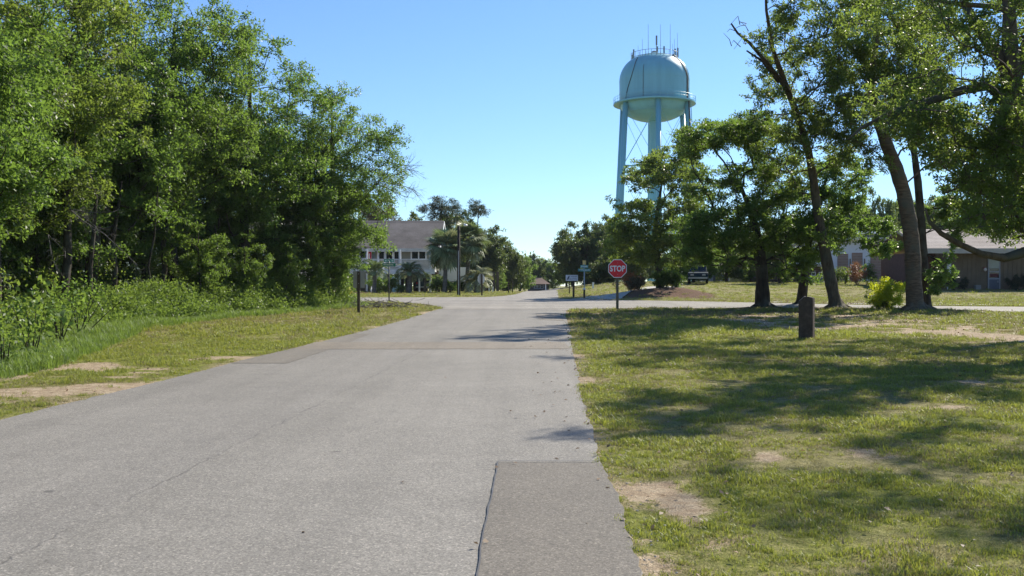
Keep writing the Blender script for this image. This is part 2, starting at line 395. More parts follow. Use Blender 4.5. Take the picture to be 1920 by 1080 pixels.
def tree(name, label, cat, loc, trunk, rad, C, Rr, nleaf, L, Wd, leafm, barkm, group=None, seed=1, flat=.7, twigs=True, tw=11, droop=0, tipr=.012, rz=0, roots=True, wig=.12, sides=10, tintc=.5):
    """all coordinates relative to loc (the foot of the trunk)"""
    rng = np.random.default_rng(seed)
    root = empty(name, loc, rz); tag(root, label, cat, group)
    (tp, tr), brs = grow(rng, trunk, rad, C, tipr, wig)
    mb = MB()
    tr = tr*(1+.10*rng.normal(size=len(tr)).clip(-1, 1)*.6)
    if roots:
        tp2 = np.vstack([tp[0]+[0, 0, -.3], tp[0]+[0, 0, .0], tp[0]*.85+tp[1]*.15, tp[0]*.6+tp[1]*.4, tp[1:]]); tr2 = np.concatenate([[tr[0]*1.9, tr[0]*1.7, tr[0]*1.32, tr[0]*1.12], tr[1:]])
        mb.tube(tp2, tr2, sides)
        for k in range(6):
            a = k*math.pi/3+rng.uniform(-.4, .4); l = tr[0]*rng.uniform(2.0, 3.4)
            pts = [tp[0]+np.array([math.cos(a)*q*l, math.sin(a)*q*l, zz]) for q, zz in ((.1, tr[0]*1.1), (.35, tr[0]*.28), (.65, tr[0]*.0), (1, -.12))]
            mb.tube(pts, [tr[0]*.45, tr[0]*.34, tr[0]*.2, tr[0]*.08], 6)
    else: mb.tube(tp, tr, sides)
    t = mb.build('trunk', barkm, root, smooth=True)
    Q, tint, tips = cluster_leaves(rng, C, Rr, nleaf, L, Wd, flat, tw, droop, tintc)
    mb = MB()
    for p, rr in brs: mb.tube(p, rr, 6 if rr[0] > .03 else 4, cap=False)
    if twigs:
        for i in range(len(tips)):
            for k in range(0, tips.shape[1], 2 if twigs == 1 else 1):
                mb.tube([C[i], (np.asarray(C[i])*.5+tips[i, k]*.5)+rng.normal(size=3)*.04, tips[i, k]], [tipr*.7, tipr*.5, tipr*.25], 3, cap=False)
    mb.build('branches', barkm, root, smooth=True)
    me = quad_mesh('crown', Q, tint, leafm); link_mesh('crown', me, None, root)
    return root
def kids(o): return list(o.children)
def copy_tree(o, loc, rz=0, sc=1, label=None, group=None, name=None):
    def cp(a, par):
        c = a.copy(); col.objects.link(c)
        if par is not None: c.parent = par
        for ch in kids(a): cp(ch, c)
        return c
    r = cp(o, None); r.location = loc; r.rotation_euler = (0, 0, rz); r.scale = (sc, sc, sc) if not hasattr(sc, '__len__') else sc
    if label: r['label'] = label
    if group: r['group'] = group
    elif 'group' in r and group == '': del r['group']
    if name: r.name = name
    return r
def crown_pts(rng, cen, rad, n, shell=2.4, low=-1, spacing=.0):
    pts = []
    while len(pts) < n:
        d = unit(rng.normal(size=3)); q = d*rng.uniform(0, 1)**(1/shell)
        if q[2] < low: continue
        q = np.array(cen)+q*np.array(rad)*(1+.11*math.sin(3*d[0]+7*d[1])+.07*max(-1.5, min(1.2, rng.normal())))
        if spacing and pts and np.min(np.linalg.norm(np.array(pts)-q, axis=1)) < spacing: continue
        pts.append(q)
    return np.array(pts)

# ------------------------------------------------------------------ ground
def edges_fn(lst):
    pts = sorted(lst); a = np.array(pts); return lambda t: np.interp(t, a[:, 0], a[:, 1])
def px_edge(lst, by='y'):
    w = [G(*p) for p in lst]
    return [(y, x) if by == 'y' else (x, y) for x, y in w]
MRL = edges_fn([(-3, -5.85), (3, -5.45)]+px_edge([(0, 790), (215, 737), (430, 683), (640, 632), (760, 600), (822, 580)])+[(46, -3.0), (60, -3)])
MRR = edges_fn([(-3, .15), (2.5, .48)]+px_edge([(1210, 1080), (1165, 960), (1120, 860), (1102, 790), (1090, 740), (1075, 660), (1065, 605), (1060, 586)])+[(46, 2.5), (60, 2.5)])
CRN = edges_fn([(-60, 56)]+px_edge([(560, 566), (640, 566), (700, 566.5), (760, 568), (800, 571), (823, 576)], 'x')+[(-2.9, 42.5), (2.0, 42.5)]+px_edge([(1062, 583.5), (1078, 581), (1130, 579.5), (1250, 578), (1400, 577), (1560, 576.5), (1700, 579), (1800, 582), (1920, 586)], 'x')+[(30, 39.5), (60, 36)])
CRF = edges_fn([(-60, 63)]+px_edge([(560, 557.5), (690, 558.3), (805, 558), (860, 557.8), (917, 557.6)], 'x')+[(-1, 59), (2.5, 58)]+px_edge([(1047, 560.5), (1100, 561.5), (1170, 563.2), (1320, 566), (1440, 568.5)], 'x')+[(18, 47.5), (26, 45), (60, 41)])
FRL = edges_fn([(52, -5)]+px_edge([(917, 557.4), (943, 555.8), (961, 553.3), (975, 550.3)])+[(96, 1.0), (112, 1.9), (130, 2.4), (180, 2.5)])
FRR = edges_fn([(52, 2.6)]+px_edge([(1047, 560), (1047, 556), (1046.5, 551)])+[(96, 4.4), (112, 5.4), (130, 6.2), (180, 9)])
def inroad(x, y, g=0.0):
    """signed-ish mask: True where asphalt covers the ground by more than g metres"""
    m = (y > -3) & (y < 44) & (x > MRL(y)+g) & (x < MRR(y)-g)
    c = (y > CRN(x)+g) & (y < CRF(x)-g)
    f = (y > 54) & (y < 175) & (x > FRL(y)+g) & (x < FRR(y)-g)
    return m | c | f
def edge_dist(x, y):
    d = np.minimum(np.abs(x-MRL(y)), np.abs(x-MRR(y))); d = np.where((y < 43), d, 99)
    d2 = np.minimum(np.abs(y-CRN(x)), np.abs(y-CRF(x)))
    return np.minimum(d, d2)
DIRT = []
for (px, py, rx, ry, s) in [(1275, 945, 90, 75, 1.25), (1240, 1010, 90, 50, 1.1), (1350, 845, 70, 14, .75), (1560, 918, 60, 16, .7), (1640, 850, 110, 18, .75), (1760, 830, 120, 16, .6),
                            (1770, 618, 120, 26, 1.9), (1620, 600, 110, 14, 1.7), (1480, 602, 90, 12, 1.5), (1400, 590, 70, 8, 1.2), (1128, 591, 28, 4, 1.1), (1860, 730, 100, 14, .6),
                            (60, 697, 120, 17, 1.7), (250, 703, 80, 10, 1.5), (110, 735, 110, 10, 1.3), (390, 672, 40, 8, .9), (480, 610, 90, 6, .6), (180, 650, 90, 7, .7), (560, 592, 60, 4, .5), (1820, 770, 90, 12, .5)]:
    x0, y0 = G(px, py); xa, _ = G(px-rx, py); _, ya = G(px, py-ry); _, yb = G(px, py+ry)
    DIRT.append((x0, y0, abs(x0-xa), max(.25, abs(ya-yb)/2), s))
LF = edges_fn([(-5, -7.5), (8, -7.9), (16, -8.6), (22, -10.0), (28, -11.5), (35, -10.9), (44, -8.3), (47, -7.8), (49, -9), (51, -30)])   # front edge of the wood, x(y)
def masks(x, y):
    dirt = np.zeros_like(x); x0w, y0w = x, y; x = x+(vn(x0w, y0w, 1.3, 61, 3)-.5)*1.6; y = y+(vn(x0w, y0w, 1.3, 67, 3)-.5)*1.6
    for (x0, y0, rx, ry, s) in DIRT: dirt = np.maximum(dirt, s*np.exp(-(((x-x0)/rx)**2+((y-y0)/ry)**2)))
    x, y = x0w, y0w
    nz = vn(x, y, 1.1, 5, 4); nb = vn(x, y, 6.5, 9, 3); nm = vn(x, y, .35, 15, 2)
    nf = vn(x, y, .12, 19, 2); dirt = dirt*.50+(nz-.5)*2.0*(.22+dirt)+(nm-.5)*1.0*(.25+dirt)+(nf-.5)*.5*(.3+dirt)
    ed = edge_dist(x, y); dirt = dirt+.42*np.exp(-(ed/.22)**2)*(.5+nz)
    dirt = dirt+.30*sst(.62, .8, vn(x, y, 2.3, 31, 3))*(y < 45)
    dry = .50+1.3*(nb-.45)+1.1*(nz-.5)+.5*(nm-.5)+.5*dirt+.35*sst(20, 40, y)*(x > 0)*.6
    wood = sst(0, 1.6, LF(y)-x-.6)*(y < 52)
    mulch = np.exp(-(((x-9.2)/4.0)**4+((y-64.5)/4.6)**4)); mulch = np.where(y < CRF(x)+.9, 0, mulch)
    mulch2 = np.exp(-(((x+13)/6.2)**4+((y-87)/5)**4))
    return np.clip(dirt, 0, 1), np.clip(dry, 0, 1), np.clip(np.maximum(mulch, mulch2), 0, 1), wood
def axis_pts(a, b, step, lo, hi, gr=1.12):
    c = list(np.arange(a, b+1e-6, step)); s = step
    while c[-1] < hi: s *= gr; c.append(c[-1]+s)
    s = step
    while c[0] > lo: s *= gr; c.insert(0, c[0]-s)
    return np.array(c)
gx = axis_pts(-13, 20, .19, -900, 900, 1.10)
gy = np.concatenate([np.arange(3.5, 20, .16), np.arange(20, 70, .28)]); 
s = .28; g2 = list(gy)
while g2[-1] < 1500: s *= 1.05; g2.append(g2[-1]+s)
s = .3
while g2[0] > -400: s *= 1.25; g2.insert(0, g2[0]-s)
gy = np.array(g2)
X, Y = np.meshgrid(gx, gy); 
Z = H(X, Y)+np.where(inroad(X, Y, -.05), 0, 1)*(vn(X, Y, 2.2, 3, 3)-.5)*.07*(1-sst(60, 90, Y))
Z = np.where(inroad(X, Y, .22), Z-.10, Z)
nx, ny = len(gx), len(gy)
me = bpy.data.meshes.new('ground')
me.vertices.add(nx*ny); me.vertices.foreach_set('co', np.stack([X, Y, Z], -1).astype(np.float32).ravel())
ii = (np.arange(ny-1)[:, None]*nx+np.arange(nx-1)[None]).ravel()
fq = np.stack([ii, ii+1, ii+nx+1, ii+nx], -1).astype(np.int32)
me.loops.add(len(fq)*4); me.loops.foreach_set('vertex_index', fq.ravel())
me.polygons.add(len(fq)); me.polygons.foreach_set('loop_start', np.arange(0, len(fq)*4, 4, dtype=np.int32)); me.update(calc_edges=True)
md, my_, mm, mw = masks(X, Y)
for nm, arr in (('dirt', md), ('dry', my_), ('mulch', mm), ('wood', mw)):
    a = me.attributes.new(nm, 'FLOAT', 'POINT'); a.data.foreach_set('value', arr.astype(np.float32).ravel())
me.shade_smooth()
tag(link_mesh('ground', me, M['ground']), kind='structure')

def ladder(name, rows, mat, lift, nc=16, label=None):
    """rows: list of ((x,y),(x,y)) edge pairs; follows the terrain"""
    vs = []; fs = []
    for (a, b) in rows:
        for k in range(nc+1):
            t = k/nc; x = a[0]*(1-t)+b[0]*t; y = a[1]*(1-t)+b[1]*t; vs.append((x, y, Hs(x, y)+lift))
    m = nc+1
    for i in range(len(rows)-1):
        for k in range(nc): fs.append((i*m+k, i*m+k+1, (i+1)*m+k+1, (i+1)*m+k))
    me = bpy.data.meshes.new(name); me.from_pydata(vs, [], fs); me.update(); me.shade_smooth()
    return tag(link_mesh(name, me, mat), kind='structure')
rg = random.Random(4)
def fray(t, amp=.035, seed=0): return float((vn(np.array([t]), np.array([seed*3.3]), .22, 77+seed, 3)[0]-.5)*1.3*amp+(vn(np.array([t]), np.array([0.]), 2.2, 40+seed, 2)[0]-.5)*.10)
ys = np.concatenate([np.arange(-3, 3, .5), np.arange(3, 14, .06), np.arange(14, 30, .16), np.arange(30, 44.6, .3)])
ladder('main_road', [((float(MRL(y))+fray(y, .04, 1), y), (float(MRR(y))+fray(y, .045, 2), y)) for y in ys], M['road'], .014, 10)
xs = np.concatenate([np.arange(-60, -12, 1.0), np.arange(-12, 22, .2), np.arange(22, 60, 1.0)])
ladder('cross_road', [((x, float(CRN(x))+fray(x, .06, 3)), (x, float(CRF(x))+fray(x, .06, 4))) for x in xs], M['road2'], .020, 14)
ladder('far_road', [((float(FRL(y)), y), (float(FRR(y)), y)) for y in np.arange(55, 172, 1.0)], M['road2'], .026, 8)
# patches
y1 = G(932, 870)[1]
ladder('asphalt_patch', [((-.11+(y-y1)*.02+fray(y, .01, 5), y), (float(MRR(y))+fray(y, .045, 2)-.005, y)) for y in np.arange(2.5, y1, .06)], M['patch'], .019, 8)
ladder('asphalt_patch', [((float(MRL(y))+fray(y, .04, 1)+.02, y), (float(MRL(y))+.95-.05*(y-17)+fray(y, .05, 6), y)) for y in np.arange(G(440, 683)[1], 25.5, .15)], M['patch3'], .019, 5)
ya, yb = G(900, 656)[1], G(900, 643)[1]
ladder('asphalt_patch', [((x, ya+fray(x, .08, 7)), (x, yb+fray(x, .1, 8))) for x in np.arange(float(MRL(ya))+.08, float(MRR(ya))-.04, .08)], M['patch2'], .019, 5)
xa, yc = G(1012, 602); yd = G(1012, 588)[1]
ladder('asphalt_patch', [((x, yc+max(0, .8-(x-xa)*1.2)+fray(x, .08, 9)), (x, yd-max(0, .8-(x-xa)*1.2)+fray(x, .1, 8))) for x in np.arange(xa, float(MRR(yc))-.04, .1)], M['patch2'], .0195, 5)
tar = simple('tar_seal', (.085, .08, .075), .6, .4, var=.2, scale=20)
ladder('tar_seam', [((-.114+(y-y1)*.02+fray(y, .01, 5)-abs(fray(y*3, .03, 12))*.12, y), (-.106+(y-y1)*.02+fray(y, .01, 5), y)) for y in np.arange(2.5, y1, .04)], tar, .024, 2)
ladder('tar_seam', [((x, y1-.012+fray(x, .006, 14)*.15), (x, y1+.004+fray(x, .006, 14)*.15)) for x in np.arange(-.11, float(MRR(y1)), .04)], tar, .024, 1)
# sidewalk behind the cross road on the right, driveway up the mound
ladder('sidewalk', [((x, float(CRF(x))+2.2), (x, float(CRF(x))+3.4)) for x in np.arange(13.5, 45, .5)], M['concrete'], .02, 2)
def drv(t):  # from the road edge up to the right
    x = 4.9+(t**1.15)*7.5; y = 59.5+t*20; return x, y
dw = []
for t in np.linspace(0, 1, 40):
    x, y = drv(t); w = 1.4 if t < .1 else 1.25
    dw.append(((x-w*1.0, y), (x+w*1.0, y-1.0)))
ladder('driveway', dw, M['concrete'], .03, 4)
ladder('parking_area', [((x, 96), (x, 99)) for x in np.arange(17, 32, 1.0)], M['concrete'], .05, 2)

# ------------------------------------------------------------------ water tower
def water_tower():
    cx, cyy = P(1227, 535, 214).x, 214.0; g = Hs(cx, cyy)
    root = empty('water_tower', (cx, cyy, g)); tag(root, 'turquoise water tower with a dome-shaped tank on six legs rising above the trees', 'water tower')
    teal, nt, out = nmat('turquoise_tower_paint'); v = objco(nt); mp = nt.nodes.new('ShaderNodeMapping'); mp.inputs['Scale'].default_value = (.9, .9, .07); nt.links.new(v, mp.inputs[0])
    c = ramp(nt, noise(nt, 1.0, 5, .65, mp.outputs[0]), [(.3, (.15, .39, .48)), (.7, (.18, .46, .56))])
    c = mixc(nt, maprange(nt, noise(nt, 1.7, 6, .75, mp.outputs[0]), .62, .78, 0, .35), c, (.16, .24, .24))
    bsdf(nt, out, c, .4, .5, 0, noise(nt, .35, 2, .5, v), .08, .05)
    dk = simple('dark_cable', (.03, .035, .04), .6); gal = simple('antenna_grey', (.20, .23, .25), .5)
    z = lambda py: CAMH+(HOR-py)/F*214-g
    zc = z(194); RT = 7.5
    prof = []
    for k in range(0, 15):       # lower bowl
        a = -math.pi/2+k/14*math.pi/2; prof.append((RT*.975*math.cos(a)+.001, zc-.2+(zc-.2-z(229))*math.sin(a)))
    prof += [(RT, zc-.1), (RT, zc+1.5), (RT, z(152))]
    z0 = z(152); zt = z(101.5)
    for k in range(1, 19):
        a = k/18*math.pi/2; prof.append((max(.001, RT*math.cos(a)**.86), z0+(zt-z0)*math.sin(a)))
    m = MB(); m.lathe(prof, 72); tank = m.build('tank', teal, root, smooth=True)
    # weld seams
    for zz in (zc+2.1, z0-.1):
        mm = MB(); mm.lathe([(RT+.002, zz-.05), (RT+.03, zz-.03), (RT+.03, zz+.03), (RT+.002, zz+.05)], 72); mm.build('seam', teal, tank)
    m = MB(); m.lathe([(RT-.05, zc-.32), (RT+1.3, zc-.32), (RT+1.3, zc+.0), (RT-.05, zc+.0)], 72); m.build('catwalk', teal, root)
    m = MB(); n = 72
    for hh in (.55, 1.1):
        m.tube([(math.cos(a)*(RT+1.22), math.sin(a)*(RT+1.22), zc+hh) for a in np.linspace(0, 2*math.pi, n+1)], .035, 5, cap=False)
    for k in range(36):
        a = 2*math.pi*k/36; m.tube([(math.cos(a)*(RT+1.22), math.sin(a)*(RT+1.22), zc), (math.cos(a)*(RT+1.22), math.sin(a)*(RT+1.22), zc+1.1)], .03, 4)
    m.build('railing', teal, root)
    LR = RT*.97; LB = LR+2.4; legs = []
    for k in range(6):
        a = R(-92+60*k); ca, sa = math.cos(a), math.sin(a)
        top = Vector((ca*(LR+.15), sa*(LR+.15), zc-.1)); bot = Vector((ca*LB, sa*LB, -.5)); legs.append((top, bot))
        m = MB(); m.tube([bot, top], .58, 20); m.build('leg', teal, root, smooth=True)
        m = MB(); m.prism([(-.95, -.95), (.95, -.95), (.95, .95), (-.95, .95)], 'z', -.6, .25); m.build('footing', M['concrete'], root, loc=(bot.x, bot.y, 0))
    m = MB(); m.lathe([(1.35, -.5), (1.15, 1.2), (1.05, 3), (1.05, z(229)-.6), (1.35, z(229)+.4)], 32); m.build('riser', teal, root, smooth=True)
    lv = [.97, .66, .34, .02]
    pt = lambda k, t: legs[k % 6][1].lerp(legs[k % 6][0], t)
    for i, t in enumerate(lv[1:3]):
        m = MB()
        for k in range(6): m.tube([pt(k, t), pt(k+1, t)], .16, 8)
        m.build('strut_ring', teal, root, smooth=True)
    for k in range(6):
        for i in range(3):
            m = MB(); m.tube([pt(k, lv[i]), pt(k+1, lv[i+1])], .045, 5); m.tube([pt(k+1, lv[i]), pt(k, lv[i+1])], .045, 5); m.build('brace_rod', teal, root)
    m = MB()
    for k in range(6): m.tube([pt(k, .95), pt(k+1, .95)], .04, 5)
    m.build('sway_rod', teal, root)
    # cables and ladder down the right-hand side, a thin cable at left, overflow line in front
    def surf(a, zz):
        if zz < z0: r = RT
        else:
            s = min(1, (zz-z0)/(zt-z0)); r = RT*math.cos(math.asin(s))**.86
        return Vector((math.cos(a)*(r+.06), math.sin(a)*(r+.06), zz))
    for j, a in enumerate((R(-34), R(-32), R(-30.5))):
        m = MB(); m.tube([surf(a-.25*max(0, (zz-z0)/(zt-z0)), zz) for zz in np.linspace(zc-.2, zt-1.0, 24)]+[], .085, 6); m.build('cable', dk, root)
    l5 = legs[1]; m = MB(); m.tube([l5[1]+Vector((.3, -.62, 0)), l5[0]+Vector((.3, -.62, .2))], .16, 6); m.build('cable', dk, root)
    m = MB(); aa = R(-150); m.tube([surf(aa+.28*math.sin((zz-zc)/(zt-zc)*2.4)**2, zz) for zz in np.linspace(zc-.1, zt-1.6, 22)], .07, 6); m.build('cable', dk, root)
    m = MB(); m.tube([surf(R(-116), zz) for zz in np.linspace(zc, z0+2.2, 12)], .045, 5); m.build('cable', dk, root)
    m = MB()
    for s_ in (-.04, .04):
        m.tube([surf(R(-26)+s_, zz) for zz in np.linspace(zc, zt-1.2, 20)], .04, 4)
    for zz in np.linspace(zc+.3, z0+1, 22): m.tube([surf(R(-26)-.04, zz), surf(R(-26)+.04, zz)], .025, 4)
    m.build('ladder', teal, root)
    m = MB(); m.tube([(pt(1, t).x+.75, pt(1, t).y-.1, pt(1, t).z) for t in np.linspace(0, 1, 4)], .05, 4); m.tube([(pt(1, t).x+.75, pt(1, t).y-.45, pt(1, t).z) for t in np.linspace(0, 1, 4)], .05, 4)
    m.build('leg_ladder', teal, root)
    # roof ring rail and antennas
    RR = 5.0; zr = zt-1.35
    m = MB()
    for hh in (.35, 1.35): m.tube([(math.cos(a)*RR, math.sin(a)*RR, zr+hh) for a in np.linspace(0, 2*math.pi, 61)], .05, 5, cap=False)
    for k in range(24):
        a = 2*math.pi*k/24; m.tube([(math.cos(a)*RR, math.sin(a)*RR, zr-.6), (math.cos(a)*RR, math.sin(a)*RR, zr+1.35)], .04, 4)
    m.build('roof_railing', gal, root)
    m = MB(); m.lathe([(.7, zt-.15), (.7, zt+.5), (.3, zt+.7), (.001, zt+.75)], 16); m.build('hatch', gal, root)
    sp = 214/F
    for (px, ptop, kind) in [(1210, 56, 'w'), (1232, 57, 'w'), (1251, 55, 'w'), (1267.5, 66, 'w'), (1200, 82, 's'), (1183, 98, 's'), (1204, 88, 's'), (1217, 85, 's'), (1245, 88, 's'), (1260, 80, 's'), (1274, 92, 's'), (1276, 95, 's'), (1256, 90, 's'), (1193, 92, 's'),
                             (1224.5, 78, 'p'), (1238.5, 77, 'p'), (1250.5, 78, 'p'), (1268, 88, 'a'), (1191, 87, 'a'), (1272, 90, 'p')]:
        xx = (px-1227)*sp; xx = max(-RR, min(RR, xx)); yy = -math.sqrt(max(0, RR*RR-xx*xx))*(1 if rg.random() < .6 else -1)
        zb = zr+.1; zz = z(ptop)+ (yy*.0)
        m = MB()
        if kind in 'ws': m.tube([(xx, yy, zb), (xx, yy, zz)], [.06 if kind == 'w' else .045, .03], 5); m.build('whip_antenna', gal, root)
        else:
            m.tube([(xx, yy, zb-.3), (xx, yy, zz)], .07, 6)
            m.box(xx-.17, xx+.17, yy-.22, yy-.06, zz-2.0, zz); m.box(xx-.1, xx+.1, yy+.08, yy+.2, zz-1.7, zz-1.0)
            if kind == 'a':
                for q in range(3): m.box(xx-.42+q*.28, xx-.2+q*.28, yy-.3+.25*abs(q-1), yy-.15+.25*abs(q-1), zz-3.0, zz-1.1-.3*q)
                m.tube([(xx-.5, yy, zb), (xx+.1, yy, zz-.6)], .05, 4)
            m.build('panel_antenna', gal, root)
water_tower()

# ------------------------------------------------------------------ stop sign and other signs
MW = lambda: simple('sign_white', (.78, .78, .76), .35, .5, var=.03)
wood_post = simple('weathered_post', (.085, .065, .045), .8, .2, var=.25, scale=9)
galv = simple('galvanised_steel', (.36, .37, .38), .45, .5, .5)
def text_mesh(name, body, width, height, depth, mat, parent, loc, bold=.012):
    cu = bpy.data.curves.new('t', 'FONT'); cu.body = body; cu.align_x = 'CENTER'; cu.align_y = 'CENTER'; cu.extrude = .02; cu.offset = bold; cu.size = 1; cu.resolution_u = 3
    o = bpy.data.objects.new('t', cu); col.objects.link(o); dg = bpy.context.evaluated_depsgraph_get()
    me = bpy.data.meshes.new_from_object(o.evaluated_get(dg)); bpy.data.objects.remove(o)
    co = np.empty(len(me.vertices)*3); me.vertices.foreach_get('co', co); co = co.reshape(-1, 3)
    lo, hi = co.min(0), co.max(0); co = (co-(lo+hi)/2)/(hi-lo)*np.array([width, height, depth])
    out = np.stack([co[:, 0], -co[:, 2], co[:, 1]], -1); me.vertices.foreach_set('co', out.ravel()); me.materials.clear(); me.update()
    return link_mesh(name, me, mat, parent, loc)
def octa(m, r, y0, y1, cz):
    return m.prism([(r*math.cos(R(22.5+45*k)), cz+r*math.sin(R(22.5+45*k))) for k in range(8)], 'y', y0, y1)
def stop_sign():
    x, y = G(1157.5, 582); d = y; s = d/F; root = empty('stop_sign', (x, y, Hs(x, y)))
    tag(root, 'red octagonal STOP sign facing the road on a wooden post at the right corner', 'stop sign')
    g = Hs(x, y); z = lambda py: CAMH+(HOR-py)*s-g
    m = MB(); m.prism([(-.052, -.052), (.052, -.052), (.052, .052), (-.052, .052)], 'z', -.5, z(493)); m.build('post', simple('grey_green_post', (.16, .14, .10), .8, .2, var=.3, scale=8), root, bevel=.006)
    cz = z(503.6); hf = 17.2*s; r = hf/math.cos(R(22.5))
    red = simple('sign_red', (.80, .010, .02), .4, .5, var=.04)
    wt = simple('sign_white_bright', (.85, .84, .84), .4, .5, var=.02)
    m = MB(); octa(m, r, -.075, -.058, cz); b = m.build('plate', wt, root)
    m = MB(); octa(m, r*.925, -.079, -.0755, cz); f = m.build('face', red, root)
    text_mesh('lettering', 'STOP', hf*1.66, hf*.66, .004, wt, f, (0, -.0815, cz), bold=.03)
    for zz in (cz+hf*.62, cz-hf*.62): m = MB(); m.tube([(0, -.08, zz), (0, -.086, zz)], .012, 8); m.build('bolt', galv, f)
stop_sign()
def bars(m, x0, x1, z0, z1, yy, rr, n):
    """illegible strokes standing in for lettering too small to read"""
    w = (x1-x0)/n
    for k in range(n):
        if rr.random() < .12: continue
        a = x0+k*w; h = (z1-z0)
        m.box(a+w*.12, a+w*.34, yy-.003, yy, z0, z1)
        if rr.random() < .7: m.box(a+w*.55, a+w*.75, yy-.003, yy, z0+rr.choice((0, h*.4)), z1)
        zz = z0+rr.choice((0, .45, .85))*h; m.box(a+w*.12, a+w*.75, yy-.0035, yy, zz, zz+h*.16)
def street_name(px, pbase, ptop, blade_w, blade_h, label, pm, zlow, tint, uw=.6):
    x, y = G(px, pbase); s = y/F; g = Hs(x, y); z = lambda py: CAMH+(HOR-py)*s-g
    root = empty('street_name_sign', (x, y, g)); tag(root, label, 'street sign')
    m = MB(); m.tube([(0, 0, -.4), (0, 0, z(ptop)+.0)], .035, 10); m.build('pole', pm, root, smooth=True)
    gm = simple('street_sign_green'+str(tint[1]), tint, .4, .5, var=.05); wt = simple('sign_white_bright', (.85, .84, .84), .4, .5, var=.02)
    zl = z(zlow)
    m = MB(); m.box(-blade_w/2, blade_w/2, -.045, -.037, zl, zl+blade_h); b = m.build('name_blade', gm, root)
    rr = random.Random(px); m = MB(); bars(m, -blade_w*.42, blade_w*.42, zl+blade_h*.28, zl+blade_h*.75, -.0455, rr, 11); m.build('lettering', wt, b)['kind'] = 'stuff'
    m = MB(); m.box(-blade_w/2, blade_w/2, -.004, .004, zl+blade_h+.05, zl+blade_h*2+.05); b2 = m.build('name_blade', gm, root)
    m = MB(); bars(m, -blade_w*.42, blade_w*.42, zl+blade_h*1.28+.05, zl+blade_h*1.75+.05, -.0045, rr, 9); m.build('lettering', wt, b2)['kind'] = 'stuff'
    b2.rotation_euler = (0, 0, R(48)); b2.scale = (uw/.6, 1, 1)
    m = MB(); m.tube([(0, 0, zl+blade_h*2+.05), (0, 0, zl+blade_h*2+.12)], .04, 8); m.build('cap', galv, root)
    return root, z, s
street_name(729.5, 567, 490, .70, .17, 'green street name sign with two blades on a thin dark pole, left corner', simple('dark_pole', (.05, .05, .05), .5), 499.5, (.01, .20, .12))
r_, z_, s_ = street_name(1095.5, 560, 500, .78, .17, 'green street name sign on a pale pole topped by a yellow plaque, past the crossing', galv, 509, (.02, .22, .22))
m = MB(); zt_ = z_(503); m.box(-.1, .1, -.02, .02, zt_+.22, zt_+.48); m.build('plaque', simple('yellow_plaque', (.75, .55, .2), .5), r_)
m = MB(); m.tube([(0, 0, z_(543)), (0, 0, z_(540))], .09, 8); m.build('clamp', MW(), r_)
m = MB(); m.prism([(-.055, -.055), (.055, -.055), (.055, .055), (-.055, .055)], 'z', -.4, z_(543)); m.build('stub_post', wood_post, r_)
def info_sign():
    x, y = G(1075.5, 559); s = y/F; g = Hs(x, y); z = lambda py: CAMH+(HOR-py)*s-g
    root = empty('directional_sign', (x, y, g)); tag(root, 'small white rectangular sign with dark lines of writing on a brown wooden post', 'sign')
    m = MB(); m.prism([(-.06, -.06), (.06, -.06), (.06, .06), (-.06, .06)], 'z', -.4, z(522)); m.build('post', wood_post, root, bevel=.006)
    xo = -3.5*s; w = 23*s
    m = MB(); m.box(xo-w/2, xo+w/2, -.085, -.065, z(526.5), z(515.5)); b = m.build('panel', simple('pale_panel', (.66, .66, .70), .5), root)
    dkm = simple('sign_dark_ink', (.10, .10, .13), .6); rr = random.Random(3)
    m = MB(); bars(m, xo-w*.08, xo+w*.42, z(519.6), z(517.6), -.0853, rr, 8); bars(m, xo-w*.2, xo+w*.42, z(524.2), z(522.2), -.0853, rr, 10); m.build('lettering', dkm, b)['kind'] = 'stuff'
    m = MB(); m.add([(xo-w*.40, -.0855, z(524)), (xo-w*.28, -.0855, z(524.5)), (xo-w*.16, -.0855, z(517)), (xo-w*.3, -.0855, z(518.5))], [(0, 1, 2, 3)]); m.build('arrow', dkm, b)
    m = MB()
    m.box(xo-w*.35, xo+w*.3, -.08, -.065, z(528.8), z(527.3)); m.build('lower_bar', wood_post, root)
info_sign()
def back_sign(px, pb, pt, shape, label, name):
    x, y = G(px, pb); s = y/F; g = Hs(x, y); z = lambda py: CAMH+(HOR-py)*s-g
    root = empty(name, (x, y, g)); tag(root, label, 'sign' if shape == 'r' else 'stop sign')
    grey = simple('sign_back_aluminium', (.30, .29, .25), .45, .5, .35, var=.1)
    m = MB(); m.prism([(-.055, -.055), (.055, -.055), (.055, .055), (-.055, .055)], 'z', -.4, z(pt+1)); m.build('post', wood_post, root, bevel=.006)
    m = MB()
    if shape == 'r': m.box(-.23, .23, .06, .072, z(540), z(pt))
    else: octa(m, 10.2*s, .06, .072, z(523))
    pl_ = m.build('plate', grey if shape == 'r' else simple('sign_back_bright', (.62, .62, .60), .45, .5, .2), root)
    if shape == 'o': pl_.rotation_euler = (0, 0, R(48))
    for zz in (z(pt)-.12, z(pt)-.5): m = MB(); m.tube([(0, -.056, zz), (0, -.064, zz)], .014, 8); m.build('bolt', galv, root)
    return root
back_sign(672.5, 587, 508, 'r', 'grey back of a rectangular road sign on a wooden post, left verge', 'road_sign')
back_sign(903.5, 555.5, 513, 'o', 'stop sign seen from behind, grey octagon on a post across the crossing', 'stop_sign')

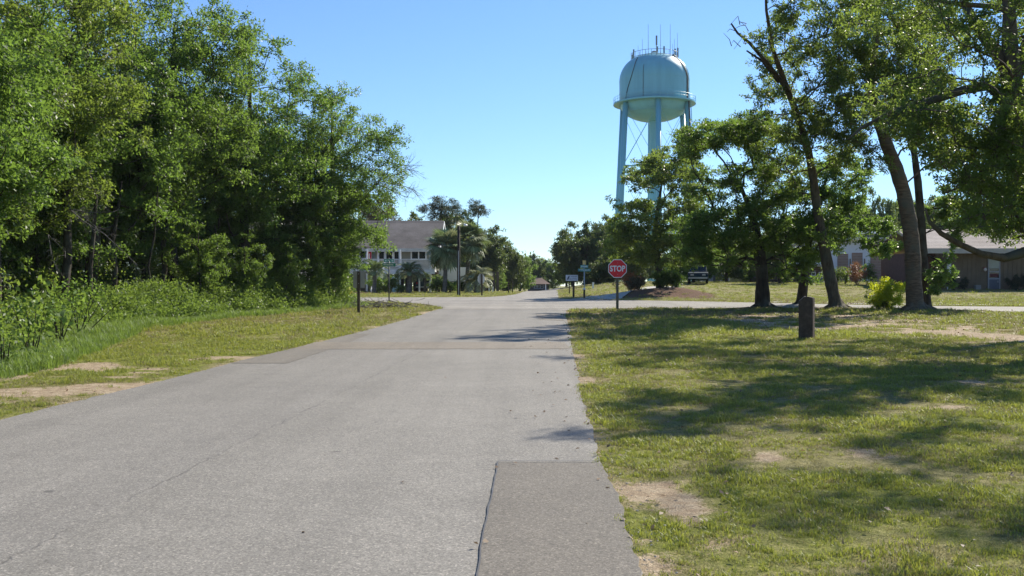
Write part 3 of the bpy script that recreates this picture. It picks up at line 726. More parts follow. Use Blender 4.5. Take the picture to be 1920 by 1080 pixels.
def bollard():
    x, y = G(1512.5, 635); s = y/F; g = Hs(x, y); h = 79*s
    root = empty('marker_post', (x, y, g), R(-26)); tag(root, 'squat brown concrete utility marker with a slanted top standing on the right lawn', 'bollard')
    mt, nt, out = nmat('aged_brown_concrete'); v = objco(nt); n1 = noise(nt, 6, 6, .7, v); n2 = noise(nt, 60, 3, .7, v)
    c = ramp(nt, n1, [(.3, (.055, .040, .030)), (.55, (.095, .072, .058)), (.75, (.15, .12, .10))])
    c = mixc(nt, .4, c, ramp(nt, n2, [(.3, (.6, .6, .6)), (.7, (1.2, 1.2, 1.2))]), 'MULTIPLY'); bsdf(nt, out, c, .9, .15, 0, n2, .5, .004)
    a, b = .165, .15
    m = MB(); m.prism([(-a, -.3), (a, -.3), (a, h-.03), (a*.35, h), (-a*.2, h-.01), (-a, h-.12)], 'y', -b, b); m.build('body', mt, root, bevel=.012)
    top = simple('marker_cap', (.34, .31, .30), .7, .3, var=.15, scale=12)
    m = MB(); m.add([(-a*.97, -b*.8, h-.1095), (-a*.25, -b*.8, h-.001), (-a*.25, b*.8, h-.001), (-a*.97, b*.8, h-.1095), (-a*.97, -b*.8, h-.100), (-a*.25, -b*.8, h+.009), (-a*.25, b*.8, h+.009), (-a*.97, b*.8, h-.100)], [(0, 1, 2, 3), (4, 5, 6, 7), (0, 1, 5, 4), (2, 3, 7, 6), (1, 2, 6, 5), (0, 3, 7, 4)]); m.build('cap_plate', top, root)
bollard()
def hydrant():
    x, y = P(653, 560, 52).x, 52.0; root = empty('fire_hydrant', (x, y, Hs(x, y)+.15)); tag(root, 'yellow fire hydrant half hidden in weeds at the left corner', 'fire hydrant')
    ym = simple('hydrant_yellow', (.75, .42, .03), .45, .5, var=.08)
    m = MB(); m.lathe([(.16, 0), (.16, .05), (.11, .06), (.11, .5), (.15, .52), (.15, .56), (.12, .58), (.10, .68), (.05, .74), (.001, .75)], 20); m.build('barrel', ym, root, smooth=True)
    m = MB(); m.tube([(-.2, 0, .42), (.2, 0, .42)], .055, 10); m.tube([(0, -.22, .38), (0, 0, .38)], .075, 10); m.build('nozzle', ym, root)
    m = MB(); m.tube([(0, 0, .74), (0, 0, .80)], .03, 5); m.build('nut', ym, root)
hydrant()
def pole():
    x, y = G(860, 554.5); s = y/F; g = Hs(x, y); z = lambda py: CAMH+(HOR-py)*s-g
    root = empty('utility_pole', (x, y, g)); tag(root, 'tall dark wooden pole with a small lamp on top beside the palms', 'utility pole')
    m = MB(); m.tube([(0, 0, -.5), (0, 0, z(424))], [.13, .095], 12); m.build('pole', simple('creosote_wood', (.035, .026, .022), .8, .2, var=.3, scale=6), root, smooth=True)
    m = MB(); m.tube([(0, 0, z(428)), (.12, 0, z(421)), (.38, 0, z(419)), (.5, 0, z(421))], .025, 6); m.build('arm', galv, root)
    m = MB(); m.lathe([(.001, .06), (.09, .04), (.16, -.03), (.13, -.09), (.001, -.1)], 12, (.5, 0)); m.build('lamp_head', simple('lamp_head_pale', (.7, .72, .74), .4), root, loc=(0, 0, z(421.5)))
    m = MB(); m.tube([(.0, -.14, .0), (.0, -.14, z(470))], .03, 5); m.build('conduit', galv, root)
pole()
for (px, pb, pt, w, mt, lab) in [(953.5, 550, 524, .09, wood_post, 'left one of two thin dark posts beside the far road'), (961, 549.5, 523, .09, wood_post, 'right one of two thin dark posts beside the far road'),
                                 (917, 548, 524, .10, MW(), 'tall white marker post on the grass behind the stop sign seen from behind'), (924, 548, 538, .12, MW(), 'short white stub post next to the tall white marker post'),
                                 (1067.5, 551, 529, .08, wood_post, 'thin grey post just behind the white rectangular sign'), (1112, 541, 530, .13, MW(), 'small pale marker on the grassy mound beyond the crossing')]:
    x, y = G(px, pb); s = y/F; m = MB(); m.prism([(-w/2, -w/2), (w/2, -w/2), (w/2, w/2), (-w/2, w/2)], 'z', -.3, (pb-pt)*s)
    m.prism([(-w*.62, -w*.62), (w*.62, -w*.62), (w*.62, w*.62), (-w*.62, w*.62)], 'z', (pb-pt)*s, (pb-pt)*s+.04)
    o = m.build('marker_post', mt, None, loc=(x, y, Hs(x, y))); tag(o, lab, 'post', 'marker posts along the roads')

# ------------------------------------------------------------------ buildings
def pane_mat():
    m, nt, out = nmat('window_glass'); p = bsdf(nt, out, (.012, .016, .02), .06, .6); return m
M['glass'] = pane_mat()
white = simple('white_trim', (.74, .74, .72), .5, .4, var=.04)
def shingle(name, lo, hi):
    m, nt, out = nmat(name); v = objco(nt)
    mp = nt.nodes.new('ShaderNodeMapping'); nt.links.new(v, mp.inputs[0]); mp.inputs['Scale'].default_value = (2.2, 1, 1)
    n = noise(nt, .35, 5, .7, v); n2 = noise(nt, 5, 3, .7, mp.outputs[0])
    c = ramp(nt, n, [(.3, lo), (.7, hi)]); c = mixc(nt, .5, c, ramp(nt, n2, [(.3, (.6, .6, .6)), (.7, (1.3, 1.3, 1.3))]), 'MULTIPLY')
    bsdf(nt, out, c, .9, .15, 0, n2, .4, .02); return m
roofm = shingle('weathered_shingles', (.10, .088, .080), (.20, .178, .165))
roofb = shingle('tan_shingles', (.30, .25, .21), (.46, .40, .35))
def window(root, x0, x1, z0, z1, y, npanes, fr=.07, mull=True, name='window', trim=None):
    trim = trim or white
    m = MB(); m.box(x0, x1, y-.05, y+.02, z0, z0+fr); m.box(x0, x1, y-.05, y+.02, z1-fr, z1)
    w = (x1-x0)/npanes
    for k in range(npanes+1):
        xx = x0+k*w; a = max(x0, xx-fr/2); b = min(x1, xx+fr/2)
        if k == 0: b = x0+fr
        if k == npanes: a = x1-fr
        m.box(a, b, y-.05, y+.02, z0+fr, z1-fr)
    f = m.build(name, trim, root)
    for k in range(npanes):
        xa = x0+k*w+fr*.5; xb = xa+w-fr
        m = MB(); m.box(xa, xb, y-.005, y+.012, z0+fr, z1-fr); m.build('pane', M['glass'], f)
        if mull:
            m = MB(); m.box(xa, xb, y-.03, y-.006, (z0+z1)/2-.02, (z0+z1)/2+.02); m.build('meeting_rail', trim, f)
    return f
def left_house():
    d = 97.0; s = d/F; g = Hs(-14, 97); Xc = lambda px: (px-960)*s; Zc = lambda py: CAMH+(HOR-py)*s-g
    root = empty('stilt_house', (0, d, g)); tag(root, 'raised beach house with grey shingle roof, olive siding and a white deck on stilts', 'house')
    sid = simple('olive_siding', (.26, .25, .19), .7, .2, var=.08, scale=1.2); x0, x1 = Xc(560), Xc(815); zf, ze = Zc(506), Zc(463)
    wm = MB(); wm.box(x0, x1, 0, 11, zf, ze); w = wm.build('wall', sid, root)
    k = 0; zz = zf+.2
    bm_ = MB()
    while zz < ze-.05:
        bm_.box(x0, x1+.012, -.014, 11, zz, zz+.03); zz += .2
    o = bm_.build('siding_lap', sid, w); o['kind'] = 'stuff'
    gx_ = x1; zr = Zc(463)+2.75
    m = MB(); m.prism([(0, ze-.001), (11, ze-.001), (5.5, zr-.15)], 'x', x0, gx_-.001); m.build('gable_wall', sid, root)
    # roof slopes
    m = MB(); ov = .9
    m.prism([(-ov, ze-.35), (5.5, zr), (5.5, zr+.14), (-ov, ze-.20)], 'x', x0-.4, gx_+.55); rf = m.build('roof', roofm, root)
    m = MB(); m.prism([(5.5, zr), (11+ov, ze-.35), (11+ov, ze-.2), (5.5, zr+.14)], 'x', x0-.4, gx_+.55); m.build('rear_roof', roofm, root)
    m = MB(); m.box(x0-.4, gx_+.55, -ov-.04, -ov, ze-.50, ze-.18); m.build('fascia', simple('cream_fascia', (.50, .48, .42), .6), rf)
    m = MB(); m.prism([(-ov, ze-.52), (5.5, zr-.2), (5.5, zr+.10), (-ov, ze-.22)], 'x', gx_+.552, gx_+.60); m.prism([(5.5, zr-.2), (11+ov, ze-.52), (11+ov, ze-.22), (5.5, zr+.10)], 'x', gx_+.552, gx_+.60); m.build('rake_board', white, rf)
    m = MB(); m.prism([(5.2, zr+.02), (5.5, zr+.17), (5.8, zr+.02)], 'x', x0-.4, gx_+.54); m.build('ridge_cap', roofm, rf)
    # windows and french doors
    window(root, Xc(661), Xc(688.5), Zc(486), Zc(467.5), -.02, 2, .12, False)
    window(root, Xc(707), Xc(753), Zc(500), Zc(467.5), -.02, 3, .22, False, 'french_doors')
    window(root, Xc(770), Xc(800), Zc(487.5), Zc(467), -.02, 2, .13, False)
    window(root, Xc(600), Xc(630), Zc(487.5), Zc(467), -.02, 2, .13, False)
    m = MB(); m.box(Xc(696), Xc(703.5), -.03, -.001, zf, ze-.1); m.build('shutter_panel', simple('blue_green_panel', (.20, .26, .24), .6), root)
    m = MB(); m.box(Xc(695)-.12, Xc(695)+.12, -.08, -.0, zf, ze-.1); m.build('corner_trim', white, root)
    m = MB(); m.box(0, .42, -.012, .012, -.9, 0); 
    fl = m.build('banner', simple('banner_red', (.55, .03, .06), .6), None, loc=(Xc(689.2), d-.35, g+Zc(471))); tag(fl, 'small red banner hanging between the windows of the stilt house', 'banner')
    m = MB(); m.box(.16, .27, -.016, -.0125, -.75, -.25); m.build('white_figure', white, fl)
    # deck
    dm = simple('deck_boards', (.62, .62, .62), .7, var=.1); y0 = -2.6
    m = MB(); m.box(x0, x1+.2, y0, -.1, zf-.22, zf-.02); dk = m.build('deck', dm, root)
    m = MB(); m.box(x0, x1+.22, y0-.05, y0-.002, zf-.42, zf+.02); m.build('deck_fascia', simple('deck_fascia_pale', (.70, .72, .75), .6), dk)
    xs_ = x0; zrail = zf+1.0
    m = MB(); m.box(x0, x1+.2, y0-.04, y0+.04, zrail-.06, zrail); m.box(x0, x1+.2, y0-.02, y0+.02, zf+.08, zf+.13); rl = m.build('rail', white, root)
    m = MB(); xx = x0
    while xx < x1+.15:
        m.box(xx, xx+.035, y0-.015, y0+.015, zf+.13, zrail-.06); xx += .11
    m.build('balusters', white, rl)['kind'] = 'stuff'
    m = MB()
    for yy in (y0+.2+.11*q for q in range(21)): m.box(x1+.15, x1+.18, yy, yy+.035, zf, zrail-.06)
    m.box(x1+.13, x1+.2, y0, -.02, zrail-.06, zrail); m.build('side_railing', white, root)
    for px in (560, 626, 695, 755, 811):
        m = MB(); m.box(Xc(px)-.09, Xc(px)+.09, y0+.02, y0+.2, -.4, ze-.32); m.build('porch_post', white, root)
    for px in (790,):
        m = MB(); m.box(Xc(px)-.07, Xc(px)+.07, y0+.5, y0+.64, -.4, zf-.2); m.build('porch_post', white, root)
    dkw = simple('dark_pile', (.10, .08, .07), .8, .2)
    for xx in np.linspace(x0+.3, x1-.2, 7):
        for yy in (.1, 5.5, 10.7):
            m = MB(); m.box(xx-.13, xx+.13, yy-.13, yy+.13, -.4, zf); m.build('pile', dkw, root)
    m = MB(); m.box(x0+.2, x0+8.6, 3.0, 3.1, 0, zf-.01); m.build('storage_wall', simple('storage_panel', (.20, .19, .17), .8), root)
    m = MB()
    for q in range(26): m.box(x0+8.6+q*.42, x0+8.6+q*.42+.3, 8.8, 8.84, 0, zf-.05)
    m.build('lattice_screen', dkw, root)
    # side porch at the right-hand end, stairs in front
    m = MB(); m.box(x1+.05, x1+3.0, 5.0, 10, zf-.75, zf-.5); m.box(x1+.05, x1+3.0, 4.95, 4.998, zf-1.1, zf+.35); m.build('side_porch', white, root)
    for xx in (x1+.9, x1+1.9, x1+2.9):
        m = MB(); m.box(xx-.07, xx+.07, 5.1, 5.24, -.3, zf-.75); m.build('porch_post', dkw, root)
    st = MB(); n = 11; xs0, xs1 = Xc(712), Xc(728)
    for q in range(n):
        zz = zf-.2-(q+1)*(zf-.2)/(n+1); st.box(xs0, xs1, y0-.3*(q+1), y0-.3*q+.02, zz-.05, zz)
    o = st.build('stair_treads', white, root)
    m = MB()
    for xx in (xs0-.06, xs1): m.prism([(y0, zf-.25), (y0, zf-.55), (y0-.3*n, -.05), (y0-.3*n, .2)], 'x', xx, xx+.06)
    for xx in (xs0-.06, xs1):
        m.prism([(y0, zf+.9), (y0, zf+.82), (y0-.3*n, 1.0), (y0-.3*n, 1.08)], 'x', xx, xx+.05)
        for q in range(0, n, 1): m.box(xx, xx+.04, y0-.3*q-.04, y0-.3*q, zf-.3-q*(zf-.2)/(n+1), zf+.85-q*(zf-1)/(n)*.98)
    m.build('stair_stringer', white, root)
    # blue surfboard-like panel and tarp-covered thing under the deck: two boards leaning
    bl = simple('pale_blue_plastic', (.34, .55, .60), .4, .5, var=.06)
    m = MB(); m.prism([(-.55, 0), (.5, 0), (.42, 1.0), (.25, 1.45), (-.05, 1.5), (-.25, 1.2), (-.45, .55)], 'y', -.06, .06)
    t = m.build('leaning_board', bl, None, loc=(Xc(747.5), d+y0-1.6, Hs(Xc(747), d-4.2))); t.rotation_euler = (R(12), 0, 0); tag(t, 'pale blue plastic panel leaning upright under the deck of the stilt house', 'panel')
left_house()
def car(name, label, loc, rz, body_c, L=4.5, Wd=1.8, Hh=1.6, suv=True):
    root = empty(name, loc, rz); tag(root, label, 'car')
    pm = simple('car_paint_'+label.split()[0]+label.split()[1], body_c, .75, .15, .0, var=.02, scale=1, bstr=.0)
    blk = simple('tyre_rubber', (.015, .015, .015), .8, .2); chrome = simple('bright_metal', (.30, .31, .32), .4, .6, .6)
    h = Hh; l = L/2; w = Wd/2
    lower = [(-l, .42), (-l+.08, .36), (l-.1, .36), (l, .45), (l, .75), (l-.15, .92), (l-1.25, 1.0), (-l+.12, 1.0), (-l, .85)]
    m = MB(); m.prism([(a, b) for a, b in lower], 'y', -w, w); m.build('body', pm, root, bevel=.05)
    up = [(l-1.45, 1.0), (l-2.05, h-.02), (-l+.45, h), (-l+.12, 1.0)]
    m = MB(); m.prism(up, 'y', -w+.12, w-.12); cb = m.build('cabin', pm, root, bevel=.06)
    g_ = [(l-1.55, 1.03), (l-2.08, h-.12), (-l+.55, h-.12), (-l+.25, 1.03)]
    for sy in (-1, 1):
        m = MB(); m.prism(g_, 'y', sy*(w-.125), sy*(w-.115)); m.build('side_window', M['glass'], cb)
    m = MB(); m.add([(-l+.13, -w+.25, 1.06), (-l+.13, w-.25, 1.06), (-l+.40, w-.28, h-.12), (-l+.40, -w+.28, h-.12)], [(0, 1, 2, 3)]); m.build('rear_window', M['glass'], cb)
    m = MB(); m.add([(l-1.50, -w+.22, 1.05), (l-1.50, w-.22, 1.05), (l-2.0, w-.28, h-.1), (l-2.0, -w+.28, h-.1)], [(0, 1, 2, 3)]); m.build('windscreen', M['glass'], cb)
    for sx in (-l+.85, l-.85):
        for sy in (-1, 1):
            m = MB(); m.tube([(sx, sy*(w-.2), .34), (sx, sy*(w+.01), .34)], .34, 18); wh = m.build('wheel', blk, root)
            m = MB(); m.tube([(sx, sy*(w), .34), (sx, sy*(w+.02), .34)], .2, 12); m.build('rim', chrome, wh)
    m = MB(); m.box(l-.02, l+.06, -w+.05, w-.05, .42, .56); m.build('bumper', chrome, root)
    m = MB(); m.box(-l-.06, -l+.02, -w+.05, w-.05, .42, .56); m.build('bumper', chrome, root)
    for sy in (-1, 1):
        m = MB(); m.box(l-.03, l+.02, sy*(w-.35)-.14, sy*(w-.35)+.14, .68, .82); m.build('headlight', chrome, root)
        m = MB(); m.box(-l-.02, -l+.03, sy*(w-.16)-.07, sy*(w-.16)+.07, .75, .98); m.build('tail_light', simple('tail_red', (.3, .01, .01), .3), root)
    return root
cx_ = P(798, 540, 98.5); car('parked_car', 'dark blue car parked in the shade under the stilt house', (cx_.x, 99.5, Hs(cx_.x, 99.5)), R(90), (.03, .06, .08))
cx_ = P(1309, 540, 84); car('parked_car', 'dark teal pickup-sized car with a bright bumper parked behind the mulch bed', (cx_.x, 84, Hs(cx_.x, 84)+.02), R(-101), (.006, .022, .03), 3.4, 1.65, 1.55)

def second_house():
    d = 84.0; s = d/F; g = Hs(-20, d); Xc = lambda px: (px-960)*s; Zc = lambda py: CAMH+(HOR-py)*s-g
    root = empty('pale_house', (0, d, g)); tag(root, 'pale grey-white house glimpsed through the trunks of the left wood', 'house')
    pal = simple('pale_siding', (.52, .54, .55), .7, .2, var=.06)
    x0, x1 = Xc(395), Xc(548)
    m = MB(); m.box(x0, x1, 0, 8, -.3, Zc(440)); w_ = m.build('wall', pal, root)
    m = MB()
    for q in range(14): m.box(x0, x1, -.012, 0, .2+q*.3, .23+q*.3)
    m.build('siding_lap', pal, w_)['kind'] = 'stuff'
    m = MB(); m.prism([(-.7, Zc(442)), (4, Zc(405)), (8.7, Zc(442)), (8.7, Zc(440)), (4, Zc(401)), (-.7, Zc(440))], 'x', x0-.4, x1+.4); m.build('roof', roofm, root)
    window(root, Xc(478), Xc(496), Zc(505), Zc(470), -.02, 2, .12, False); window(root, Xc(430), Xc(452), Zc(505), Zc(470), -.02, 2, .12, False); window(root, Xc(520), Xc(536), Zc(505), Zc(470), -.02, 1, .12, True)
second_house()
def school_building():
    d = 75.0; s = d/F; g = Hs(36, d); Xc = lambda px: (px-960)*s; Zc = lambda py: CAMH+(HOR-py)*s-g
    root = empty('brown_building', (0, d, g)); tag(root, 'long low brown building with ribbed wood siding, tan roof and one glazed door', 'building')
    wood = simple('brown_ribbed_siding', (.155, .115, .075), .75, .2, var=.15, scale=1.5); mar = simple('maroon_brick', (.14, .07, .055), .8, .2, var=.2, scale=4)
    x0, xm, x1 = Xc(1735), Xc(1776), Xc(2120); ze = Zc(472)
    m = MB(); m.box(xm, x1, 0, 9, -.4, ze); w = m.build('wall', wood, root)
    m = MB(); xx = xm+.15
    while xx < x1:
        if not (Xc(1849) < xx < Xc(1877)): m.box(xx, xx+.05, -.028, 0, -.3, ze-.02)
        xx += .34
    m.build('batten', wood, w)['kind'] = 'stuff'
    m = MB(); m.box(x0, xm-.002, 2.2, 9, -.4, ze); m.build('recessed_wall', mar, root)
    m = MB(); m.box(Xc(1774), Xc(1779.5), -.35, -.15, -.3, ze); m.build('porch_post', white, root)
    m = MB(); m.prism([(-1.1, ze-.02), (4.6, ze+1.75), (10.2, ze-.02), (10.2, ze+.2), (4.6, ze+1.95), (-1.1, ze+.2)], 'x', x0-.5, x1); rf = m.build('roof', roofb, root)
    m = MB(); m.box(x0-.52, x1, -1.16, -1.102, ze-.16, ze+.22); m.build('fascia', simple('tan_fascia', (.40, .36, .31), .6), rf)
    # courses of shingles: raised rows
    m = MB()
    for q in range(1, 14):
        t = q/14; yy = -1.1+5.7*t; zz = ze+.2+1.75*t; m.box(x0-.5, x1, yy, yy+.05, zz-.02, zz+.012)
    m.build('shingle_course', roofb, rf)['kind'] = 'stuff'
    # door bay
    fr = simple('grey_door_frame', (.30, .29, .30), .5); olive = simple('olive_panel', (.26, .25, .12), .6)
    a, b = Xc(1851.5), Xc(1874.5)
    m = MB(); m.box(a, b, -.06, -.03, Zc(482), ze-.02); m.build('upper_panel', olive, root)
    m = MB(); m.box(a, b, -.06, -.03, Zc(503), Zc(483)); m.build('transom_panel', simple('pale_green_panel', (.36, .37, .31), .6), root)
    m = MB()
    m.box(a, a+.08, -.1, -.02, -.1, Zc(483)); m.box(b-.08, b, -.1, -.02, -.1, Zc(483)); m.box(a+.08, b-.08, -.1, -.02, Zc(510.5), Zc(508.8)); m.box(a+.08, b-.08, -.1, -.02, Zc(524), Zc(521)); 
    m.build('door_frame', fr, root)
    m = MB(); m.box(a+.08, b-.08, -.07, -.05, Zc(508.8), Zc(503)); m.build('transom_pane', M['glass'], root)
    m = MB(); m.box(a+.08, b-.08, -.07, -.05, -.02, Zc(524)); dr = m.build('door', simple('slate_door', (.10, .11, .14), .5), root)
    m = MB(); m.box(b-.2, b-.16, -.12, -.07, Zc(530), Zc(526)); m.build('handle', galv, dr)
    m = MB(); m.box(a+.08, b-.08, -.07, -.05, Zc(521), Zc(510.5)); p = m.build('pane', M['glass'], root)
    m = MB(); m.box(a+.14, b-.14, -.074, -.071, Zc(519.5), Zc(513)); m.build('red_notice', simple('notice_red', (.10, .008, .012), .6), p)
    lm = MB(); lm.lathe([(.001, .14), (.08, .10), (.12, 0), (.08, -.10), (.001, -.14)], 14); o = lm.build('lamp_globe', simple('globe_white', (.7, .6, .55), .4), root, smooth=True, loc=(Xc(1845), -.2, Zc(505.5)))
    m = MB(); m.box(Xc(1845)-.05, Xc(1845)+.05, -.14, 0, Zc(504), Zc(501)); m.build('lamp_bracket', simple('bracket_red', (.3, .05, .05), .5), root)
    m = MB(); m.box(-.2, .2, -.15, .15, -.05, .35); m.box(-.17, .17, -.155, -.15, .02, .3)
    tag(m.build('utility_box', simple('box_grey', (.22, .21, .20), .6), None, loc=(Xc(1827), d-.5, Hs(Xc(1827), d-.5))), 'small grey utility box at the foot of the brown ribbed wall', 'utility box')
school_building()
def white_building():
    d = 96.0; s = d/F; g = Hs(33, d); Xc = lambda px: (px-960)*s; Zc = lambda py: CAMH+(HOR-py)*s-g
    root = empty('white_building', (0, d, g)); tag(root, 'white flat-roofed building with brown brick panels behind the right-hand trees', 'building')
    wt = simple('cool_white_wall', (.66, .67, .70), .6, .3, var=.04); bk = simple('brown_brick', (.30, .19, .14), .8, .2, var=.15, scale=6)
    m = MB(); m.box(Xc(1555), Xc(1760), 0, 14, -.4, Zc(450)); m.build('wall', wt, root)
    m = MB(); m.box(Xc(1548), Xc(1770), -1.0, 14, Zc(450), Zc(446)); m.build('roof', simple('pale_roof', (.60, .58, .56), .7), root)
    m = MB(); m.box(Xc(1578), Xc(1666), 3, 11, Zc(446), Zc(436)); m.build('upper_box', simple('dark_clerestory', (.05, .055, .07), .4), root)
    m = MB(); m.box(Xc(1574), Xc(1669), 2.6, 11.4, Zc(436), Zc(430)); m.build('upper_roof', wt, root)
    for a, b, t in ((1570, 1590, 476), (1597, 1617, 474), (1632, 1652, 474), (1668, 1690, 474)):
        m = MB(); m.box(Xc(a), Xc(b), -.06, -.001, -.3, Zc(t)); pn = m.build('brick_panel', bk, root)
        m = MB(); zz = 0
        while zz < Zc(t)-.1: m.box(Xc(a), Xc(b), -.064, -.0602, zz, zz+.02); zz += .15
        m.build('mortar_course', M['concrete'], pn)['kind'] = 'stuff'
    for a, b in ((1591, 1596), (1618.5, 1623), (1653, 1657)):
        window(root, Xc(a), Xc(b), Zc(530), Zc(484), -.03, 1, .05, False)
white_building()
def dark_annex():
    d = 90.0; s = d/F; g = Hs(26, d); Xc = lambda px: (px-960)*s; Zc = lambda py: CAMH+(HOR-py)*s-g
    root = empty('brick_annex', (0, d, g)); tag(root, 'dark low brick annex with a blue double door in the shade of the lawn trees', 'building')
    bk = simple('dark_brick', (.10, .065, .055), .85, .2, var=.25, scale=5)
    m = MB(); m.box(Xc(1440), Xc(1552), 0, 8, -.4, Zc(500)); w = m.build('wall', bk, root)
    m = MB(); zz = .1
    while zz < Zc(501): m.box(Xc(1440), Xc(1552), -.004, 0, zz, zz+.02); zz += .16
    m.build('mortar_course', simple('grey_mortar', (.2, .19, .18), .9), w)['kind'] = 'stuff'
    m = MB(); m.box(Xc(1436), Xc(1556), -.8, 8.5, Zc(500), Zc(496.5)); m.build('roof', simple('tan_fascia', (.40, .36, .31), .6), root)
    for a in (1521, 1535): window(root, Xc(a), Xc(a+8), Zc(517), Zc(510), -.02, 1, .06, False)
    db = simple('blue_door', (.03, .09, .16), .5)
    for a in (1517, 1531):
        m = MB(); m.box(Xc(a)+.05, Xc(a+13)-.05, -.05, -.002, 0, Zc(522)); dd = m.build('door', db, root)
        m = MB(); m.box(Xc(a+10), Xc(a+11), -.1, -.05, .95, 1.1); m.build('handle', galv, dd)
    m = MB(); m.box(Xc(1515), Xc(1546), -.04, -.001, Zc(522)+.01, Zc(519)); m.build('door_lintel', simple('blue_grey_lintel', (.15, .22, .32), .5), root)
    m = MB(); m.box(Xc(1510), Xc(1548), -1.6, -.1, -.3, .12); m.build('doorstep', M['concrete'], root)
dark_annex()
def shed():
    d = 104.0; s = d/F; g = Hs(22, d); Xc = lambda px: (px-960)*s; Zc = lambda py: CAMH+(HOR-py)*s-g
    root = empty('grey_shed', (0, d, g)); tag(root, 'small grey gabled outbuilding in deep shade behind the parked teal car', 'shed')
    gm = simple('shed_grey', (.30, .31, .32), .7, var=.1)
    m = MB(); m.box(Xc(1322), Xc(1372), 0, 6, -.4, Zc(506)); m.build('wall', gm, root)
    m = MB(); m.prism([(Xc(1322), Zc(506)), (Xc(1372), Zc(506)), (Xc(1347), Zc(495))], 'y', 0, 6); m.build('gable_wall', gm, root)
    m = MB(); m.prism([(Xc(1310), Zc(508.5)), (Xc(1347), Zc(494.5)), (Xc(1384), Zc(508.5)), (Xc(1384), Zc(507)), (Xc(1347), Zc(492.5)), (Xc(1310), Zc(507))], 'y', -.5, 6.4); m.build('roof', roofm, root)
    m = MB(); m.box(Xc(1337), Xc(1350), -.04, -.001, 0, Zc(513)); m.build('door', simple('shed_door', (.08, .09, .09), .6), root)
    m = MB(); m.box(Xc(1333), Xc(1366), -9.0, -8.8, -.3, .62)
    tag(m.build('low_wall', simple('cream_wall', (.55, .53, .45), .7), None, loc=(0, d, Hs(21, 95))), 'low cream garden wall between two dark trunks far behind the lawn', 'wall')
shed()
def gatehouse():
    d = 168.0; s = d/F; xc = (1010-960)*s; g = Hs(xc, d); Zc = lambda py: CAMH+(HOR-py)*s-g
    root = empty('gatehouse', (xc, d, g)); tag(root, 'small brown hip-roofed pavilion with a pale window band at the far end of the road', 'pavilion')
    w = 20*s; dk = simple('dark_timber', (.07, .06, .06), .8); 
    m = MB(); m.box(-w, w*.85, 0, 3, -.3, Zc(532)); m.build('wall', dk, root)
    m = MB(); ze = Zc(532); m.add([(-w-.4, -.6, ze-.05), (w+.2, -.6, ze-.05), (w+.2, 3.6, ze-.05), (-w-.4, 3.6, ze-.05), (-w*.35, 1.5, Zc(521)), (w*.3, 1.5, Zc(521))], [(0, 1, 5, 4), (1, 2, 5), (2, 3, 4, 5), (3, 0, 4), (0, 3, 2, 1)]); m.build('roof', shingle('brown_hip_roof', (.18, .12, .09), (.32, .23, .18)), root)
    window(root, -9*s, 9*s, Zc(541.5), Zc(534), -.03, 3, .08, True, trim=simple('pale_grey_trim', (.34, .36, .37), .6))
    m = MB(); m.box(12*s, 14*s, -.3, -.2, -.2, ze); m.build('porch_post', white, root)
gatehouse()

# ------------------------------------------------------------------ palms
def fan_leaf_mesh(name, mat, seed, L=1.0, n=22):
    rng = np.random.default_rng(seed); V = []; T = []
    # petiole
    V.append([(-.018, 0, 0), (.018, 0, 0), (.014, 1.0*L*.6, .1), (-.014, L*.6, .1)]); T.append(.3)
    for k in range(n):
        a = R(-115+230*k/(n-1)); l = L*(.62+.18*math.cos(a))*rng.uniform(.9, 1.08); c = np.array([0, L*.6, .1]); d = np.array([math.sin(a), math.cos(a), -.05]); s = np.array([math.cos(a), -math.sin(a), 0])*l*.075
        q = c+d*l*.55+np.array([0, 0, .03]); e = c+d*l*1.0+np.array([0, 0, -.22*l])
        V.append([c, q-s, e, q+s]); T.append(rng.uniform(0, 1))
    return quad_mesh(name, np.array(V), T, mat)
def feather_leaf_mesh(name, mat, seed, L=1.8, n=34, curl=.9):
    rng = np.random.default_rng(seed); V = []; T = []
    def sp(t): return np.array([0, L*(t-.28*curl*t*t*t), L*(.55*t-.75*curl*t*t)])
    for i in range(8):
        a, b = sp(i/8), sp((i+1)/8); w = .03*(1-i/9); V.append([a-[w, 0, 0], a+[w, 0, 0], b+[w*.85, 0, 0], b-[w*.85, 0, 0]]); T.append(.8)
    for i in range(n):
        t = .15+.85*i/n; p = sp(t); f = (sp(min(1, t+.02))-p); f = f/np.linalg.norm(f)
        for sg in (-1, 1):
            l = L*.30*math.sin(math.pi*min(1, .12+t*.88))**.7*rng.uniform(.8, 1.1); d = unit(np.array([sg*1.0, .7*f[1], .7*f[2]+.25])+rng.normal(size=3)*.08); s = f*.022*L
            e = p+d*l+np.array([0, 0, -.28*l]); q = p+d*l*.5
            V.append([p, q+s, e, q-s]); T.append(rng.uniform(0, 1))
    return quad_mesh(name, np.array(V), T, mat)
FAN = [fan_leaf_mesh('fan_frond', M['palm'], k) for k in range(3)]
FANG = [fan_leaf_mesh('silver_fan_frond', M['palmgrey'], k) for k in range(2)]
FEA = [feather_leaf_mesh('feather_frond', M['palm'], 10+k) for k in range(3)]
FEAG = [feather_leaf_mesh('silver_feather_frond', M['palmgrey'], 20+k, 2.0, 34, 1.1) for k in range(2)]
